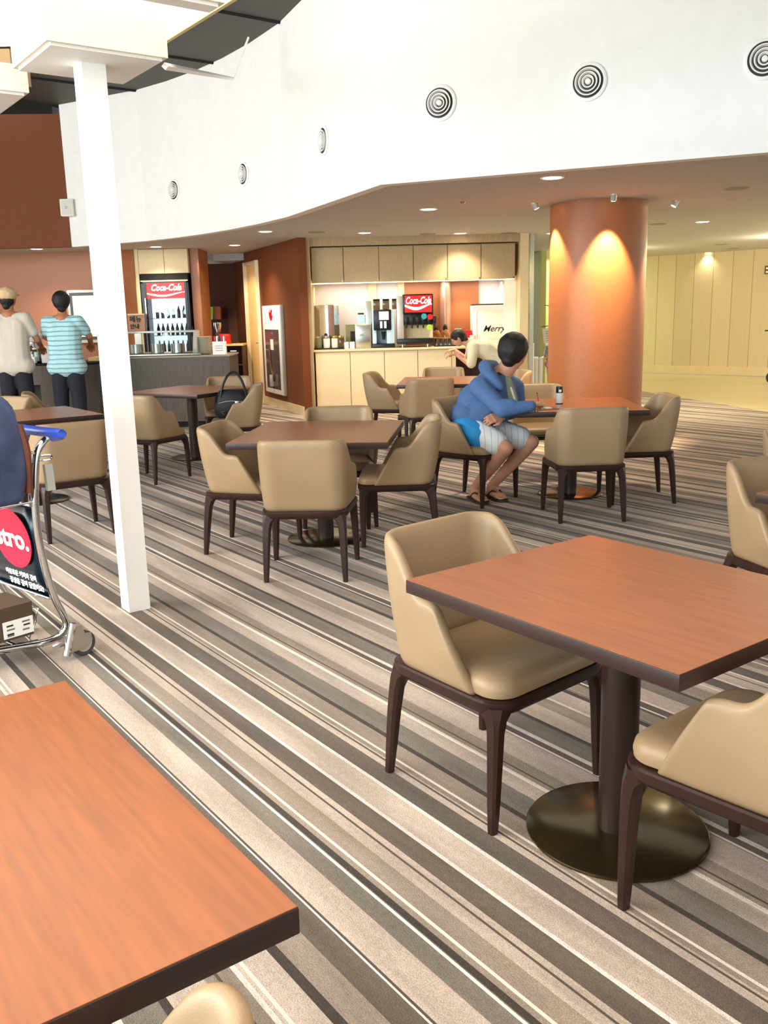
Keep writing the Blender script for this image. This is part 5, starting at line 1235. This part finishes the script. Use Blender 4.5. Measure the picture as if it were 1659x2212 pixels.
stander('man in a cyan striped shirt standing at the order counter with his back turned', mx, mY, mh+.0, Vector((-.25, 1, 0)), dict(skin=M_['skin2'], shirt=M_['stripeshirt'], trousers=M_['greyslacks']), [((-.27, .12, 1.25), (-.14, .36, 1.14)), ((.27, .12, 1.25), (.20, .38, 1.14))], M_['hair'])
bx_ = spanx(22, 700, mY-.1); bh = at(15, 621, mY-.1).z
stander('person in a beige cap and pale shirt at the left edge by the order counter', bx_, mY-.1, bh, Vector((.2, 1, 0)), dict(skin=M_['skin2'], shirt=M_['beige_shirt'], trousers=M_['greyslacks']), [((-.27, .12, 1.22), (-.14, .36, 1.12)), ((.27, .10, 1.22), (.22, .36, 1.12))], M_['hair'], cap=True)

# person bending over the ledge
pb = at(1060, 790, 12.95); t = thing('person', 'person in a pale shirt bending low over the ledge beside the soda fountain', 'person', (pb.x, 12.95, 0)); O = Vector((pb.x, 12.95, 0))
hC = at(991, 730, 12.95)-O; sC = at(1022, 748, 12.95)-O; mC = at(1050, 745, 12.95)-O; pC = at(1085, 775, 12.95)-O
b = MB(); f = Vector((-.75, .2, -.6)).normalized(); s_, u_ = head(b, hC, f, .088, up=Vector((-.6, 0, .75))); chain(b, [sC, hC], [.06, .055]); chain(b, [sC, mC-Vector((0, 0, .04)), pC], [.11, .12, .12])
e0 = at(1018, 790, 12.7)-O; w0 = at(985, 765, 12.9)-O; chain(b, [sC+Vector((0, -.12, 0)), e0, w0], [.05, .04, .03]); chain(b, [sC+Vector((0, .12, 0)), e0+Vector((0, .35, .05)), w0+Vector((0, .25, .05))], [.05, .04, .03])
for sy_ in (-.1, .1): chain(b, [pC+Vector((0, sy_, 0)), Vector((pC.x-.02, sy_, .48)), Vector((pC.x, sy_, .08))], [.09, .06, .04]); chain(b, [Vector((pC.x, sy_, .045)), Vector((pC.x-.15, sy_, .035))], [.04, .035])
organic(b, 'body', M_['skin'], t, .011, 4)
hairball(hC, f, u_, 'hair', M_['hair'], t, .100); face_bits(t, hC, f, s_, u_)
c = MB()
for sy_ in (-.06, .06): chain(c, [sC+Vector((0, sy_, -.02)), mC+Vector((0, sy_, -.06)), pC+Vector((0, sy_, -.02))], [.11, .15, .15])
chain(c, [sC+Vector((0, -.12, 0)), e0+Vector((0, 0, .03))], [.085, .07]); chain(c, [sC+Vector((0, .12, 0)), e0+Vector((0, .35, .08))], [.085, .07]); organic(c, 'shirt', M_['cream_shirt'], t, .012, 4)
tr = MB(); chain(tr, [pC+Vector((0, -.06, -.08)), pC+Vector((0, .06, -.08))], [.14, .14])
for sy_ in (-.1, .1): chain(tr, [pC+Vector((0, sy_, -.08)), Vector((pC.x-.02, sy_, .48)), Vector((pC.x, sy_, .1))], [.12, .09, .07])
organic(tr, 'trousers', M_['greyslacks'], t, .013, 4)
for sy_ in (-1, 1):
    hh = MB(); hand(hh, w0 if sy_ < 0 else w0+Vector((0, .25, .05)), Vector((-1, .1, -.1)), Vector((0, 0, 1)), curl=.4, k=sy_); organic(hh, 'hand', M_['skin'], t, .0045, 2)
    MB().box(pC.x-.2, pC.x+.08, sy_*.1-.045, sy_*.1+.045, 0, .07, .02).build('shoe', M_['black'], t)
